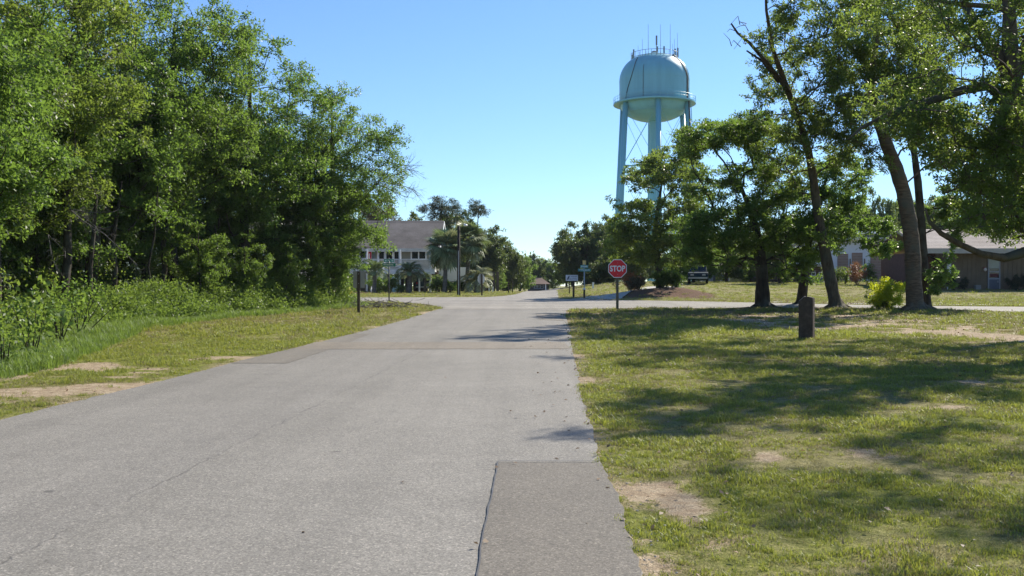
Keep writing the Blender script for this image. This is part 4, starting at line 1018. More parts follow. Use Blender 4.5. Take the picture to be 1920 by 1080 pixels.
def palm(px, d, ytop, ybase_h, rcrown, meshes, nf, label, trunk_r=.17, seed=0, skirt=True, rise=1.0):
    rng = random.Random(seed); s = d/F; x = (px-960)*s; g = Hs(x, d); h = CAMH+(HOR-ytop)*s-g
    root = empty('palm_tree', (x, d, g)); tag(root, label, 'palm tree', 'palms around the stilt house')
    m = MB(); pts = []; rr = []
    for k in range(13):
        t = k/12; pts.append((.12*math.sin(t*2), 0, -.3+(h+.3)*t)); rr.append(trunk_r*(1.25-.3*t)*(1.07 if k % 2 else .96))
    m.tube(pts, rr, 10); m.build('trunk', M['barkp'], root, smooth=True)
    for k in range(nf):
        e = rng.random(); el = R(75-(150 if skirt else 95)*((k+.5)/nf)**.85); az = k*2.399+rng.uniform(-.25, .25)
        o = link_mesh('frond', meshes[k % len(meshes)], None, root, (.12*math.sin(2), 0, h-.1)); sc = rcrown*rng.uniform(.82, 1.12)
        o.rotation_euler = (el*1.0, rng.uniform(-.35, .35), az); o.scale = (sc, sc, sc)
    return root
palm(833, 90, 465, 0, 1.55, FAN+FANG, 50, 'cabbage palm with fan leaves standing left of the dark pole', seed=1)
palm(875, 92, 450, 0, 1.65, FANG+FAN, 50, 'taller cabbage palm with a grey-green fan crown right of the dark pole', seed=2)
palm(765, 88, 512, 0, .95, FEAG+FEA, 24, 'young feather palm with silvery drooping fronds in front of the deck', .2, 3, False)
palm(700, 86, 510, 0, .95, FEA, 22, 'feather palm beside the street name sign, leaning fronds in front of the stairs', .16, 4, False)
palm(893, 90, 528, 0, 1.15, FEAG, 26, 'low silver feather palm between the dark pole and the octagon sign', .25, 5, False)
palm(822, 93, 528, 0, .7, FEA, 16, 'small bright green palm under the left cabbage palm', .1, 6, False)
palm(795, 91.5, 520, 0, .55, FEA, 16, 'small palm arching in front of the car under the deck', .1, 8, False)

# ------------------------------------------------------------------ shrubs
def shrub(px, d, w, h, label, leafm, seed=0, n=2600, L=.11, group=None, cat='shrub', name='shrub', z0=None, stems=5, flat=.8, ncl=None, loc=None):
    rng = np.random.default_rng(seed); s = d/F; x = (px-960)*s if loc is None else loc[0]; y = d if loc is None else loc[1]
    root = empty(name, (x, y, Hs(x, y))); tag(root, label, cat, group)
    ncl = ncl or 26; C = crown_pts(rng, (0, 0, h*.5), (w*.42, w*.42, h*.42), ncl, 2.2)
    Q, T, tips = cluster_leaves(rng, C, np.full(ncl, max(.16, min(w, h)*.24)), n, L, L*.5, .9, 9)
    link_mesh('foliage', quad_mesh('foliage', Q, T, leafm), None, root)
    m = MB()
    for k in range(stems):
        c = C[rng.integers(0, ncl)]; m.tube([(rng.normal()*.08, rng.normal()*.08, -.1), c*.5+np.array([0, 0, 0]), c], [.03, .02, .01], 4)
    m.build('stems', M['barkd'], root); return root
shrub(706, 88, 1.9, 1.65, 'rounded green bush before the stairs of the stilt house, left of the pair', M['bright'], 1, 2200, .14, 'round bushes by the stilt house')
shrub(730, 88, 2.0, 1.6, 'rounded dark green bush in front of the stilt house, right of the pair', M['oak'], 2, 2200, .14, 'round bushes by the stilt house')
shrub(752, 86, 1.2, .8, 'low bush at the foot of the pale blue panel', M['oakd'], 3, 1200, .13)
shrub(818, 91, 1.6, 1.4, 'bright green leafy plant between the cabbage palm trunks', M['bright'], 4, 1500, .16)
shrub(845, 91, 1.9, 1.3, 'bright green leafy plant just left of the dark pole', M['bright'], 5, 1500, .16)
shrub(1181, 65.5, 2.0, 1.35, 'clipped orange-tipped bush at the left end of the mulch bed', M['orange'], 6, 3600, .10)
shrub(1196, 64.5, 1.5, .95, 'low brownish bush beside the orange-tipped bush', M['brown'], 7, 2200, .10)
shrub(1244, 65, 2.0, 1.2, 'broad dark green bush on the mulch bed under the umbrella tree', M['oak'], 8, 3600, .12)
shrub(1268, 64.5, 1.4, 1.15, 'light green bush at the right end of the mulch bed bushes', M['bright'], 9, 2600, .11)
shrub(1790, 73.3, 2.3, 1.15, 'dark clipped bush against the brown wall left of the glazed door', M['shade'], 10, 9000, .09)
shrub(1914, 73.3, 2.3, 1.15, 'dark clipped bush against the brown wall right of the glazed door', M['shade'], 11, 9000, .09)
for k, (px, lb) in enumerate([(1550, 'leftmost'), (1568, 'second from the left'), (1584, 'third from the left')]):
    shrub(px, 84, 1.0, 1.5, 'upright clipped hedge bush in front of the white building, '+lb+' of three', M['oakd'], 12+k, 1300, .11, 'hedge in front of the white building')
shrub(1606, 82, 1.7, 1.9, 'orange and green bush in front of the brick panels of the white building', M['orange'], 16, 2400, .11)
shrub(1628, 83, 1.6, 1.9, 'tall green bush at the right end of the white building hedge', M['oak'], 17, 2400, .12)
shrub(1662, 41.5, 1.75, 1.30, 'glowing yellow-green bush at the foot of the big leaning oak', M['yellow'], 18, 9000, .075, ncl=34)
shrub(1648, 42, 1.3, .75, 'low dark undergrowth bush beneath the yellow-green bush', M['oakd'], 19, 3600, .08)
shrub(1420, 96, 1.4, 1.2, 'small sunlit bush behind the lawn next to the far dark trunks', M['bright'], 20, 900, .14)

# ------------------------------------------------------------------ right-hand lawn trees
def rel(pts, base): return [np.array([p[0]-base[0], p[1]-base[1], p[2]-base[2]]) for p in pts]
def px_trunk(base_px, d, pts, dd=None):
    b = P(base_px[0], base_px[1], d); g = Hs(b.x, d); base = (b.x, d, g)
    out = [np.array([0, 0, 0.])]
    for i, (px, py) in enumerate(pts):
        q = P(px, py, d+(dd[i] if dd else 0)); out.append(np.array([q.x-b.x, q.y-d, q.z-g]))
    return base, out
def px_clusters(rng, base, lst, depth, spread):
    """lst: (cx, cy, rx, ry, n, r, [depth offset]) in photo points"""
    C = []; Rr = []
    for e in lst:
        cx, cyy, rx, ry, n, r = e[:6]; n = int(n*1.6); r = r*.78; off = e[6] if len(e) > 6 else 0; sp = e[7] if len(e) > 7 else spread
        k = 0
        while k < n:
            a = rng.uniform(-1, 1, 2)
            if a @ a > 1: continue
            d = depth+off+rng.uniform(-sp, sp); q = P(cx+a[0]*rx, cyy+a[1]*ry, d); C.append([q.x-base[0], q.y-base[1], q.z-base[2]]); Rr.append(r*rng.uniform(.6, 1.25)); k += 1
    return np.array(C), np.array(Rr)
def lawn_tree(label, base_px, d, tpts, trad, cl, nleaf, leafm, barkm, seed, spread=2.5, L=.13, Wd=.06, group='trees on the right lawn', dd=None, **kw):
    base, tk = px_trunk(base_px, d, tpts, dd); rng = np.random.default_rng(seed)
    C, Rr = px_clusters(rng, base, cl, d, spread)
    return tree('oak_tree', label, 'tree', base, tk, trad, C, Rr, nleaf, L, Wd, leafm, barkm, group, seed, **kw)
# T1: dark forked trunk, umbrella top, low yellow-green skirts
lawn_tree('oak with a dark forked trunk and a low spreading crown, nearest the crossing', (1430, 578), 44, [(1429, 520), (1424, 475), (1418, 430), (1405, 390), (1385, 340)], [.33, .29, .25, .18, .12, .07],
          [(1345, 255, 75, 26, 34, .66), (1400, 245, 55, 30, 20, .66), (1295, 275, 40, 20, 13, .55), (1440, 290, 45, 45, 16, .65), (1345, 440, 78, 44, 46, .68), (1300, 470, 40, 34, 18, .6), (1470, 400, 60, 60, 36, .7), (1330, 350, 50, 30, 12, .55), (1400, 340, 50, 30, 10, .55), (1340, 400, 60, 26, 14, .6), (1530, 430, 40, 50, 12, .6),
           (1480, 470, 55, 45, 20, .6), (1390, 330, 50, 30, 8, .45), (1420, 390, 40, 30, 12, .6), (1500, 520, 30, 20, 5, .42), (1430, 450, 40, 30, 14, .6), (1380, 500, 40, 15, 7, .42)], 80000, M['oak'], M['barkd'], 11, 2.6, .125, .06, flat=.62)
lawn_tree('slim dark-trunked oak behind the marker post, between two leaning trunks', (1502, 569), 46, [(1508, 520), (1514, 470), (1522, 425), (1538, 380), (1550, 330)], [.24, .2, .17, .14, .1, .06],
          [(1570, 400, 50, 50, 16, .6), (1545, 460, 45, 30, 10, .5), (1530, 340, 50, 40, 14, .6), (1590, 340, 40, 50, 10, .6), (1500, 500, 30, 22, 7, .45)], 26000, M['oak'], M['barkd'], 12, 2.2)
lawn_tree('tall oak leaning left with bare dead twigs at its upper left tip', (1568, 580), 43, [(1556, 520), (1546, 465), (1533, 400), (1525, 335), (1516, 285), (1496, 220), (1470, 150), (1448, 90), (1437, 20), (1434, -40)], [.29, .25, .23, .21, .19, .165, .14, .11, .08, .05, .03],
          [(1440, 260, 48, 34, 14, 0.6, -0.8, 2.0), (1420, 190, 28, 40, 8, 0.45, -2.5, 2.0), (1460, 150, 50, 50, 14, 0.55, -2.5, 2.0), (1450, 70, 50, 40, 13, 0.52, -4.5, 2.0), (1510, 40, 50, 50, 16, 0.6, -7, 2.0), (1540, 130, 55, 60, 20, 0.65, -4.5, 2.0), (1510, 240, 60, 50, 22, 0.65, -2.5, 2.0),
           (1570, 240, 50, 60, 18, 0.65, -2.5, 2.0), (1560, 310, 40, 30, 8, 0.5, -0.8, 2.0), (1590, 160, 40, 60, 14, 0.6, -2.5, 2.0), (1470, 330, 50, 40, 14, 0.6, 0, 2.0), (1480, -40, 60, 40, 12, 0.6, -7, 2.0), (1600, 20, 60, 60, 16, 0.65, -7, 2.0), (1610, 60, 40, 50, 8, 0.6, -4.5, 2.0)], 52000, M['oakd'], M['bark'], 13, 2.4, .12, .055, dd=[0, 0, -.2, -.5, -1, -2, -3.4, -4.8, -6.2, -7.2])
lawn_tree('largest oak with a thick brown ringed trunk leaning left', (1716, 586), 40, [(1713, 530), (1711, 470), (1705, 415), (1694, 360), (1680, 315), (1662, 270), (1645, 220), (1632, 160), (1640, 90), (1650, 0), (1660, -80)], [.33, .31, .30, .29, .28, .26, .24, .21, .17, .13, .09, .05],
          [(1620, 180, 60, 60, 18, .65), (1680, 150, 60, 70, 22, .65), (1740, 180, 60, 60, 18, .65), (1650, 70, 80, 60, 24, .7), (1750, 70, 70, 60, 20, .7), (1640, -30, 90, 50, 18, .7), (1700, 240, 50, 40, 10, .55), (1610, 270, 40, 50, 10, .55),
           (1780, 280, 40, 60, 9, .55), (1650, 300, 30, 30, 4, .4)], 54000, M['oakd'], M['barkb'], 14, 2.6, .12, .055, sides=14)
lawn_tree('slim straight oak trunk right behind the largest leaning oak', (1738, 578), 44, [(1733, 520), (1730, 460), (1726, 400), (1721, 340), (1714, 285), (1706, 220)], [.22, .2, .19, .175, .16, .14, .1],
          [(1655, 440, 45, 36, 13, .5, -1), (1775, 440, 26, 50, 7, .4), (1765, 520, 26, 40, 9, .4, -1), (1830, 370, 60, 40, 18, .6), (1880, 330, 40, 40, 8, .6), (1765, 385, 26, 30, 4, .5), (1720, 190, 50, 50, 12, .6), (1850, 420, 50, 24, 8, .5)], 42000, M['bright'], M['barkd'], 15, 2.0)
# near oak whose foot stands right of the picture
lawn_tree('near oak at the right edge with drooping limbs and dense dark foliage', (2025, 650), 18.5, [(2000, 560), (1968, 430), (1935, 300), (1895, 140), (1893, 60), (1890, -60), (1885, -160)], [.28, .25, .22, .20, .18, .13, .10, .07],
          [(1880, 320, 80, 70, 34, .50), (1830, 260, 70, 60, 24, .46), (1900, 420, 60, 36, 20, .40), (1850, 400, 50, 40, 12, .38), (1900, 200, 60, 60, 16, .45), (1760, 250, 55, 45, 14, .40), (1700, 220, 50, 40, 10, .36), (1650, 190, 50, 40, 8, .36), (1750, 200, 70, 60, 14, .40), (1790, 300, 40, 40, 8, .36), (1860, 200, 60, 60, 12, .42), (1820, 380, 40, 30, 8, .36), (1890, 80, 60, 90, 14, .36, -1.6, .8), (1900, 220, 40, 60, 10, .34, -1.5, .8), (1720, 205, 60, 30, 9, .30, -1.6, .6), (1810, 150, 60, 30, 8, .32, -1.4, .6),
           (1780, 120, 60, 50, 9, .40), (1800, 20, 80, 50, 12, .42), (1920, 20, 60, 60, 9, .45), (1700, 40, 70, 50, 8, .40), (1850, -80, 120, 60, 16, .5), (1990, 330, 80, 110, 22, .5), (2030, 120, 90, 110, 18, .5), (1990, 480, 60, 24, 7, .4), (1780, 350, 24, 22, 3, .3), (1900, -200, 150, 60, 20, .6)],
          66000, M['oakd'], M['bark'], 16, 2.4, .078, .036, tipr=.008)
# the drooping limb and the long left limb of that oak are part of it
def limb(parent, pts, rad, mat):
    b = parent.location; m = MB(); m.tube([(P(px, py, d).x-b.x, d-b.y, P(px, py, d).z-b.z) for px, py, d in pts], rad, 8); m.build('limb', mat, parent, smooth=True)
near = [o for o in bpy.data.objects if o.get('label', '').startswith('near oak')][0]
limb(near, [(1972, 440, 18.5), (1930, 470, 18.2), (1882, 484, 18), (1840, 476, 17.8), (1800, 458, 17.6), (1765, 438, 17.5), (1742, 415, 17.4), (1735, 390, 17.3)], [.12, .10, .075, .06, .055, .045, .03, .015], M['bark'])
limb(near, [(1912, 220, 18.5), (1860, 160, 18), (1810, 168, 17.8), (1772, 180, 17.6), (1735, 192, 17.5), (1690, 205, 17.4), (1650, 222, 17.3), (1615, 240, 17.2), (1590, 262, 17.2)], [.12, .09, .08, .075, .07, .055, .045, .03, .012], M['bark'])
limb(near, [(1897, 150, 18.5), (1870, 100, 18.6), (1845, 70, 18.8), (1810, 10, 19), (1790, -60, 19.2)], [.15, .12, .10, .08, .05], M['bark'])
limb(near, [(1900, 150, 18.5), (1925, 90, 18.6), (1950, 40, 18.8), (1985, -30, 19)], [.15, .13, .10, .06], M['bark'])
limb(near, [(1890, 20, 18.5), (1860, 12, 18.3), (1800, 8, 18.1), (1740, -2, 18), (1690, -20, 18)], [.06, .05, .045, .035, .02], M['bark'])
# bare tips of the tall leaning oak
t3 = [o for o in bpy.data.objects if o.get('label', '').startswith('tall oak leaning')][0]
limb(t3, [(1478, 170, 39.5), (1440, 120, 38.5), (1405, 80, 38), (1383, 62, 37.8), (1371, 44, 37.6)], [.10, .08, .06, .045, .03], M['barkd'])
limb(t3, [(1460, 155, 39.4), (1430, 115, 39), (1400, 95, 38.8)], [.06, .05, .03], M['barkd'])
rt = np.random.default_rng(5)
for k in range(9):
    x0_, y0_ = 1371+rt.uniform(0, 40), 44+rt.uniform(0, 45)
    limb(t3, [(x0_, y0_, 37.9), (x0_-rt.uniform(3, 14), y0_-rt.uniform(-8, 16), 37.7), (x0_-rt.uniform(10, 24), y0_-rt.uniform(-10, 26), 37.6)], [.018, .012, .006], M['twig'])
# second shade tree, foot right of the frame: its shadow crosses the near lawn
rng = np.random.default_rng(33)
C = crown_pts(rng, (0, 0, 8.2), (4.0, 3.4, 2.0), 56, 1.6)
tree('oak_tree', 'oak just outside the right edge whose shade falls on the near lawn', 'tree', (11.6, 15.0, 0), [(0, 0, 0), (.1, 0, 2), (0, .2, 4), (-.3, .2, 6), (-.4, 0, 8.6)], [.25, .22, .19, .15, .08], C, np.full(56, .55), 13000, .09, .042, M['oakd'], M['bark'], 'trees on the right lawn', 33)

C = np.vstack([crown_pts(rng, (-3.4, .5, 10.2), (5.2, 4.6, 1.5), 70, 2.0), crown_pts(rng, (.5, 0, 8.0), (3.4, 3.0, 2.2), 24, 2.0)])
tree('oak_tree', 'tall oak outside the right edge whose high crown shades the middle of the lawn', 'tree', (17.2, 28.5, Hs(17.2, 28.5)), [(0, 0, 0), (.1, 0, 3), (-.3, .2, 6), (-1.0, .2, 8.4), (-1.6, 0, 10)], [.32, .28, .24, .18, .08], C, np.full(len(C), .75), 26000, .12, .055, M['oakd'], M['bark'], 'trees on the right lawn', 34)

# umbrella-shaped tree on the mulch bed beyond the crossing
lawn_tree('multi-stemmed umbrella-shaped tree on the mulch bed in front of the water tower', (1238, 546), 66, [(1236, 510), (1232, 480), (1228, 440), (1232, 400), (1240, 350)], [.28, .24, .2, .17, .13, .07],
          [(1216, 335, 46, 28, 18, .8), (1260, 310, 55, 34, 22, .85), (1180, 392, 30, 18, 7, .55), (1150, 372, 14, 10, 2, .35), (1215, 420, 70, 45, 36, .9), (1280, 400, 45, 60, 26, .85), (1180, 465, 45, 26, 18, .8), (1240, 475, 60, 26, 22, .85), (1300, 350, 40, 40, 14, .75), (1172, 445, 16, 16, 4, .55), (1290, 470, 30, 26, 8, .8)],
          44000, M['oakd'], M['barkd'], 17, 3.2, .20, .085, group='trees beyond the crossing', flat=.55)

# ------------------------------------------------------------------ left wood
def wood_tree(seed, h, rx, n_cl, nleaf, leafm, low, R0=.85, L=.14, Wd=.065, bark=None, lean=(0, 0)):
    rng = np.random.default_rng(seed)
    C = crown_pts(rng, (lean[0]*.6, lean[1]*.6, (h+low)/2), (rx, rx, (h-low)/2-.3), n_cl, 2.3)
    tk = [(0, 0, 0), (.1*rng.normal(), .1, h*.2), (lean[0]*.3+.15*rng.normal(), lean[1]*.3, h*.4), (lean[0]*.6, lean[1]*.6, h*.65), (lean[0]*.8, lean[1]*.8, h*.88)]
    return C, tk
WT = []
specs = [(41, 10.2, 3.2, 130, 62000, 'oak', .8), (42, 11.4, 3.4, 140, 66000, 'bright', 1.4), (43, 12.0, 3.6, 140, 66000, 'oak', 1.9), (44, 12.6, 3.8, 150, 70000, 'oakd', 2.0), (45, 11.5, 3.4, 130, 60000, 'oak', 1.2)]
places = [  # spec, x, y, scale, rz, label
 (0, -8.3, 46.0, 1.0, .9, 'rightmost tree of the left wood, airy green crown leaning over the corner'),
 (1, -11.2, 42.5, 1.06, 1.1, 'light green tree second from the right end of the left wood'),
 (2, -12.9, 38.0, 1.05, 2.0, 'tall green tree of the left wood whose dark trunk stands clear behind the weeds'),
 (1, -14.1, 33.0, 1.03, 3.9, 'full light green tree near the middle of the left wood edge'),
 (3, -14.6, 28.0, 1.0, .9, 'dark tall tree of the left wood left of the thin pale trunk'),
 (4, -14.0, 23.0, 1.0, 5.0, 'dense tree near the left edge above the big-leaved weeds'),
 (2, -13.4, 18.5, .92, 4.2, 'nearest tall tree at the left edge of the picture')]
protos = {}
for k, (sd, h, rx, nc, nl, lm, low) in enumerate(specs):
    C, tk = wood_tree(sd, h, rx, int(nc*1.75), nl, lm, low)
    pl = [p for p in places if p[0] == k][0]
    root = tree('wood_tree', pl[5], 'tree', (pl[1], pl[2], Hs(pl[1], pl[2])), tk, [.24, .2, .17, .12, .05], C, np.full(len(C), .62)*np.random.default_rng(sd).uniform(.6, 1.35, len(C)), nl, .122, .056, M[lm], M['barkd'], 'front row of the left wood', sd, flat=.75, rz=pl[4], twigs=1)
    root.scale = (pl[3],)*3; protos[k] = (root, pl)
for p in places:
    if protos[p[0]][1] is p: continue
    copy_tree(protos[p[0]][0], (p[1], p[2], Hs(p[1], p[2])), p[4], p[3], p[5], 'front row of the left wood')
rb = random.Random(8)
back = [(-14, 47, 0), (-16.5, 43.5, 3), (-17.5, 38, 4), (-18, 32.5, 1), (-18, 27, 3), (-17, 21, 2), (-15.5, 14.5, 4), (-12.5, 12.5, 3), (-21, 47, 2), (-23, 40, 0), (-24, 33, 3), (-24, 25, 1), (-22, 17, 4), (-29, 44, 1), (-30, 35, 2), (-30, 26, 3)]
for k, (x, y, sp) in enumerate(back):
    copy_tree(protos[sp][0], (x+rb.uniform(-.6, .6), y+rb.uniform(-.6, .6), Hs(x, y)), rb.uniform(0, 6.28), rb.uniform(.86, 1.04), 'tree deep in the left wood behind its front row', 'trees deep in the left wood')
# slim understorey trees with low leaves between the trunks
rngu = np.random.default_rng(61)
Cu = crown_pts(rngu, (0, 0, 2.9), (1.5, 1.5, 2.0), 46, 2.0)
us = tree('understorey_tree', 'slim understorey tree with low leaves among the left trunks', 'tree', (-10.6, 44.2, Hs(-10.6, 44.2)), [(0, 0, 0), (.1, 0, 1.5), (.25, .1, 3), (.2, .1, 4.4)], [.07, .06, .045, .02], Cu, np.full(46, .5), 13000, .12, .055, M['oak'], M['barkd'], 'understorey trees in the left wood', 61)
for (x, y, s) in [(-9.0, 43.4, .8), (-12.9, 40.5, 1.0), (-13.6, 35.5, 1.1), (-14.4, 30.5, 1.0), (-14.2, 25.5, 1.1), (-12.9, 20.5, 1.0), (-11.6, 16.5, .95), (-15.5, 28, 1.2), (-16, 36, 1.2), (-14.5, 21.5, 1.2), (-8.4, 47.8, .8), (-19.5, 30, 1.2), (-20, 38, 1.2), (-19, 23, 1.2), (-12.4, 45.5, 1.0), (-9.4, 41.2, .62), (-10.4, 38.6, .6), (-11.3, 36.2, .66), (-8.3, 45.3, .55), (-10.0, 43.6, .6)]:
    copy_tree(us, (x, y, Hs(x, y)), rb.uniform(0, 6.28), s, group='understorey trees in the left wood')
rnge = np.random.default_rng(67); Ce = crown_pts(rnge, (.3, 0, 5.2), (2.3, 2.3, 2.3), 84, 2.3)
et = None
for (x, y, s, lb) in [(-10.3, 16.5, .85, 'leafy young tree at the very left edge, low branches over the weeds'), (-11.8, 21.0, .92, 'leafy young tree second from the left edge over the shiny-leaved plant'), (-13.9, 26.0, .95, 'leafy young tree above the bare sunlit branches'), (-14.3, 31.0, 1.0, 'leafy young tree left of the clear dark trunk'), (-13.4, 36.4, 1.05, 'leafy young tree filling the middle of the wood edge'), (-11.9, 41.0, .95, 'leafy young tree before the pale house behind the weeds'), (-8.7, 44.6, .85, 'leafy young tree at the right end of the wood beside the hydrant')]:
    if et is None: et = tree('young_tree', lb, 'tree', (x, y, Hs(x, y)), [(0, 0, 0), (.1, 0, 2), (.2, .1, 4), (.2, .1, 6.4)], [.09, .08, .06, .02], Ce, np.full(84, .6), 36000, .115, .052, M['bright'], M['barkd'], 'young trees along the wood edge', 67, rz=.4); et.scale = (s,)*3
    else: copy_tree(et, (x, y, Hs(x, y)), rb.uniform(0, 6.28), s, lb)
# thin bare trunks, straight and leaning
for (px, pyb, d, px2, py2, r, lab) in [(283, 550, 34, 287, 380, .045, 'thin pale straight trunk at the dark mouth of the left wood'), (383, 548, 38, 402, 455, .07, 'thin leaning trunk just left of the clear dark trunk'),
                                        (505, 545, 44, 560, 440, .12, 'dark trunk leaning right in front of the pale house'), (535, 548, 44.5, 548, 430, .13, 'stout dark trunk right of the leaning one'),
                                        (125, 556, 30, 118, 330, .14, 'stout black trunk in the shade at the left'), (175, 548, 31, 172, 370, .08, 'dark trunk in the shade left of the bare branches'),
                                        (210, 548, 33, 214, 390, .09, 'second dark trunk in the shade behind the bare branches'), (300, 545, 36, 310, 400, .11, 'dark trunk behind the thin pale trunk'), (420, 545, 42, 426, 420, .09, 'dark trunk right of the clear dark trunk')]:
    a = P(px, pyb, d); b = P(px2, py2, d); g = Hs(a.x, d); m = MB()
    m.tube([(0, 0, -.3), (.02, 0, .1), ((b.x-a.x)*.2+.10*math.sin(px), 0, (b.z-g)*.22), ((b.x-a.x)*.45+.16*math.cos(px*1.7), .05, (b.z-g)*.45), ((b.x-a.x)*.7-.12*math.sin(px*.7), .1, (b.z-g)*.7), (b.x-a.x+.1, .1, b.z-g), (b.x-a.x+.3*math.sin(px), .3, (b.z-g)*1.25)], [r*1.35, r*1.1, r, r*.9, r*.8, r*.6, r*.25], 9)
    o = m.build('tree_trunk', M['barkd'], None, smooth=True, loc=(a.x, d, g)); tag(o, lab, 'tree trunk', 'trunks in the left wood')
# bare branches
def bare(label, start, d, lst, seed, mat, name='bare_branch', n2=14, r0=.05, l2=1.0, cat='branch', spread=.5):
    rr = np.random.default_rng(seed); b = P(start[0], start[1], d); m = MB(); g = (b.x, d, b.z)
    for pts in lst:
        q = [np.array([(px-960)/F*d-g[0], rr.normal()*.2, CAMH+(HOR-py)/F*d-g[2]]) for px, py in [start]+pts]
        q[0] = np.array([0, 0, 0.]); rad = np.linspace(r0, r0*.3, len(q)); m.tube(q, rad, 6)
        for k in range(n2):
            i = rr.integers(0, len(q)-1); t = rr.uniform(0, 1); a = q[i]*(1-t)+q[i+1]*t; dr = unit(q[i+1]-q[i]); e = unit(dr+rr.normal(size=3)*spread); l = l2*rr.uniform(.5, 1)
            c = a+e*l; m.tube([a, a+e*l*.5+rr.normal(size=3)*.04, c], [r0*.35, r0*.22, r0*.12], 4, cap=False)
            for j in range(4):
                t2 = rr.uniform(.3, 1); a2 = a+(c-a)*t2; e2 = unit(e+rr.normal(size=3)*spread*1.1); m.tube([a2, a2+e2*l*.45], [r0*.16, r0*.07], 3, cap=False)
    o = m.build(name, mat, None, loc=g); return tag(o, label, cat)
bare('leafless dead crown reaching right from the end of the left wood', (690, 362), 47.5, [[(712, 340), (740, 328), (765, 318), (785, 322)], [(706, 345), (722, 352), (742, 362), (765, 372)], [(712, 338), (735, 345), (760, 350), (778, 358)], [(705, 350), (720, 320), (750, 308), (770, 312)]], 3, M['twig'], r0=.03, n2=34, l2=.85, name='dead_crown', cat='dead tree')
bare('bare grey twigs hanging at the left edge of the wood', (-20, 300), 22, [[(10, 330), (35, 350)], [(8, 318), (45, 325)], [(5, 340), (30, 372)]], 4, M['twig'], r0=.02, n2=14, l2=.5)
bare('bare sunlit branches reaching out of the dark wood mouth', (130, 392), 25, [[(170, 400), (215, 398)], [(160, 415), (205, 440), (250, 495)], [(150, 405), (190, 428)]], 5, M['twig'], r0=.018, n2=12, l2=.5)
bare('thin dry branch hanging low before the black trunk', (90, 440), 24, [[(110, 470), (140, 485)], [(100, 490), (118, 520)]], 6, M['twig'], r0=.012, n2=8, l2=.4)
# brown dry tree behind the end of the wood
rng = np.random.default_rng(71); C = crown_pts(rng, (0, 0, 9.2), (2.8, 2.4, 2.6), 44, 2)
bt = tree('dry_tree', 'brownish thin-leaved tree between the left wood and the stilt house roof', 'tree', (P(705, 540, 113).x, 113, Hs(-15, 113)), [(0, 0, 0), (0, 0, 4), (.1, 0, 8), (.3, 0, 11)], [.16, .13, .1, .04], C, np.full(44, .8), 6000, .26, .10, M['brown'], M['twig'], None, 71)

# undergrowth and weeds in front of the left wood: a mass nobody could count
def weed_mass():
    rng = np.random.default_rng(81); n = 2600; y = rng.uniform(13, 50, n); u = rng.uniform(0, 1, n)**1.9*4.6; x = LF(y)-u-.5+1.1*sst(24, 34, y)-rng.uniform(0, .5, n)
    ok = (x > -22); x, y, u = x[ok], y[ok], u[ok]
    hh = (.25+.75*vn(x, y, 3.0, 21, 2))*(np.clip(u/.7, .35, 1.0))*(.62+1.6*sst(24, 36, y))
    z = H(x, y); C = np.stack([x, y, z+hh*.5*rng.uniform(.5, 1.5, len(x))], -1); r = .20+.32*hh
    Q, T, tips = cluster_leaves(rng, C, r, 190000, .10, .045, 1.0, 10, tintc=.6)
    Q[:, :, 2] = np.maximum(Q[:, :, 2], H(Q[:, :, 0], Q[:, :, 1])+.004)
    tag(link_mesh('undergrowth', quad_mesh('undergrowth', Q, T, M['weed'])), 'tall bright weeds and brambles along the foot of the left wood', 'undergrowth', kind='stuff')
    n = 700; y = rng.uniform(11, 48, n); u = rng.uniform(2.0, 9, n); x = LF(y)-u; z = H(x, y)
    C = np.stack([x, y, z+rng.uniform(.2, 1.6, n)], -1)
    Q, T, tips = cluster_leaves(rng, C, np.full(n, .6), 42000, .13, .06, 1.0, 8, tintc=.6)
    tag(link_mesh('undergrowth', quad_mesh('undergrowth', Q, T, M['oakd'])), 'dark shaded thicket filling the inside of the left wood', 'undergrowth', kind='stuff')
weed_mass()
def bigleaf(px, py, d, n, sz, label, mat, seed, r=.5):
    rng = np.random.default_rng(seed); b = P(px, py, d); g = Hs(b.x, d); root = empty('broadleaf_plant', (b.x, d, g)); tag(root, label, 'plant')
    h = b.z-g; C = np.array([0, 0, h])+rng.normal(size=(n, 3))*[r, r*.7, r*.6]; C[:, 2] = np.maximum(C[:, 2], .1)
    Q = leaf_quads(rng, C, rng.normal(size=(n, 3))+[0, -.4, -.1], sz, sz*.55, .8); link_mesh('leaves', quad_mesh('leaves', Q, rng.uniform(0, 1, n), mat), None, root)
    m = MB()
    for k in range(8): m.tube([(rng.normal()*.05, 0, -.05), C[k]*.6, C[k]], [.015, .01, .006], 4)
    m.build('stems', M['barkd'], root)
bigleaf(62, 575, 19, 380, .13, 'plant with big pale leaves at the left edge of the wood', M['weed'], 1, .45)
bigleaf(8, 640, 15.5, 500, .08, 'leafy green weed clump in the left corner of the verge', M['weed'], 2, .38)
bigleaf(148, 552, 24.5, 420, .10, 'sunlit yellow-green sprig hanging over the weeds', M['bright'], 3, .34)
bigleaf(112, 583, 21, 200, .08, 'small bright sprig with a red leaf above the verge', M['bright'], 4, .22)
bigleaf(600, 560, 44.5, 120, .12, 'weed clump with tiny white flowers left of the hydrant', M['palmgrey'], 6, .3)
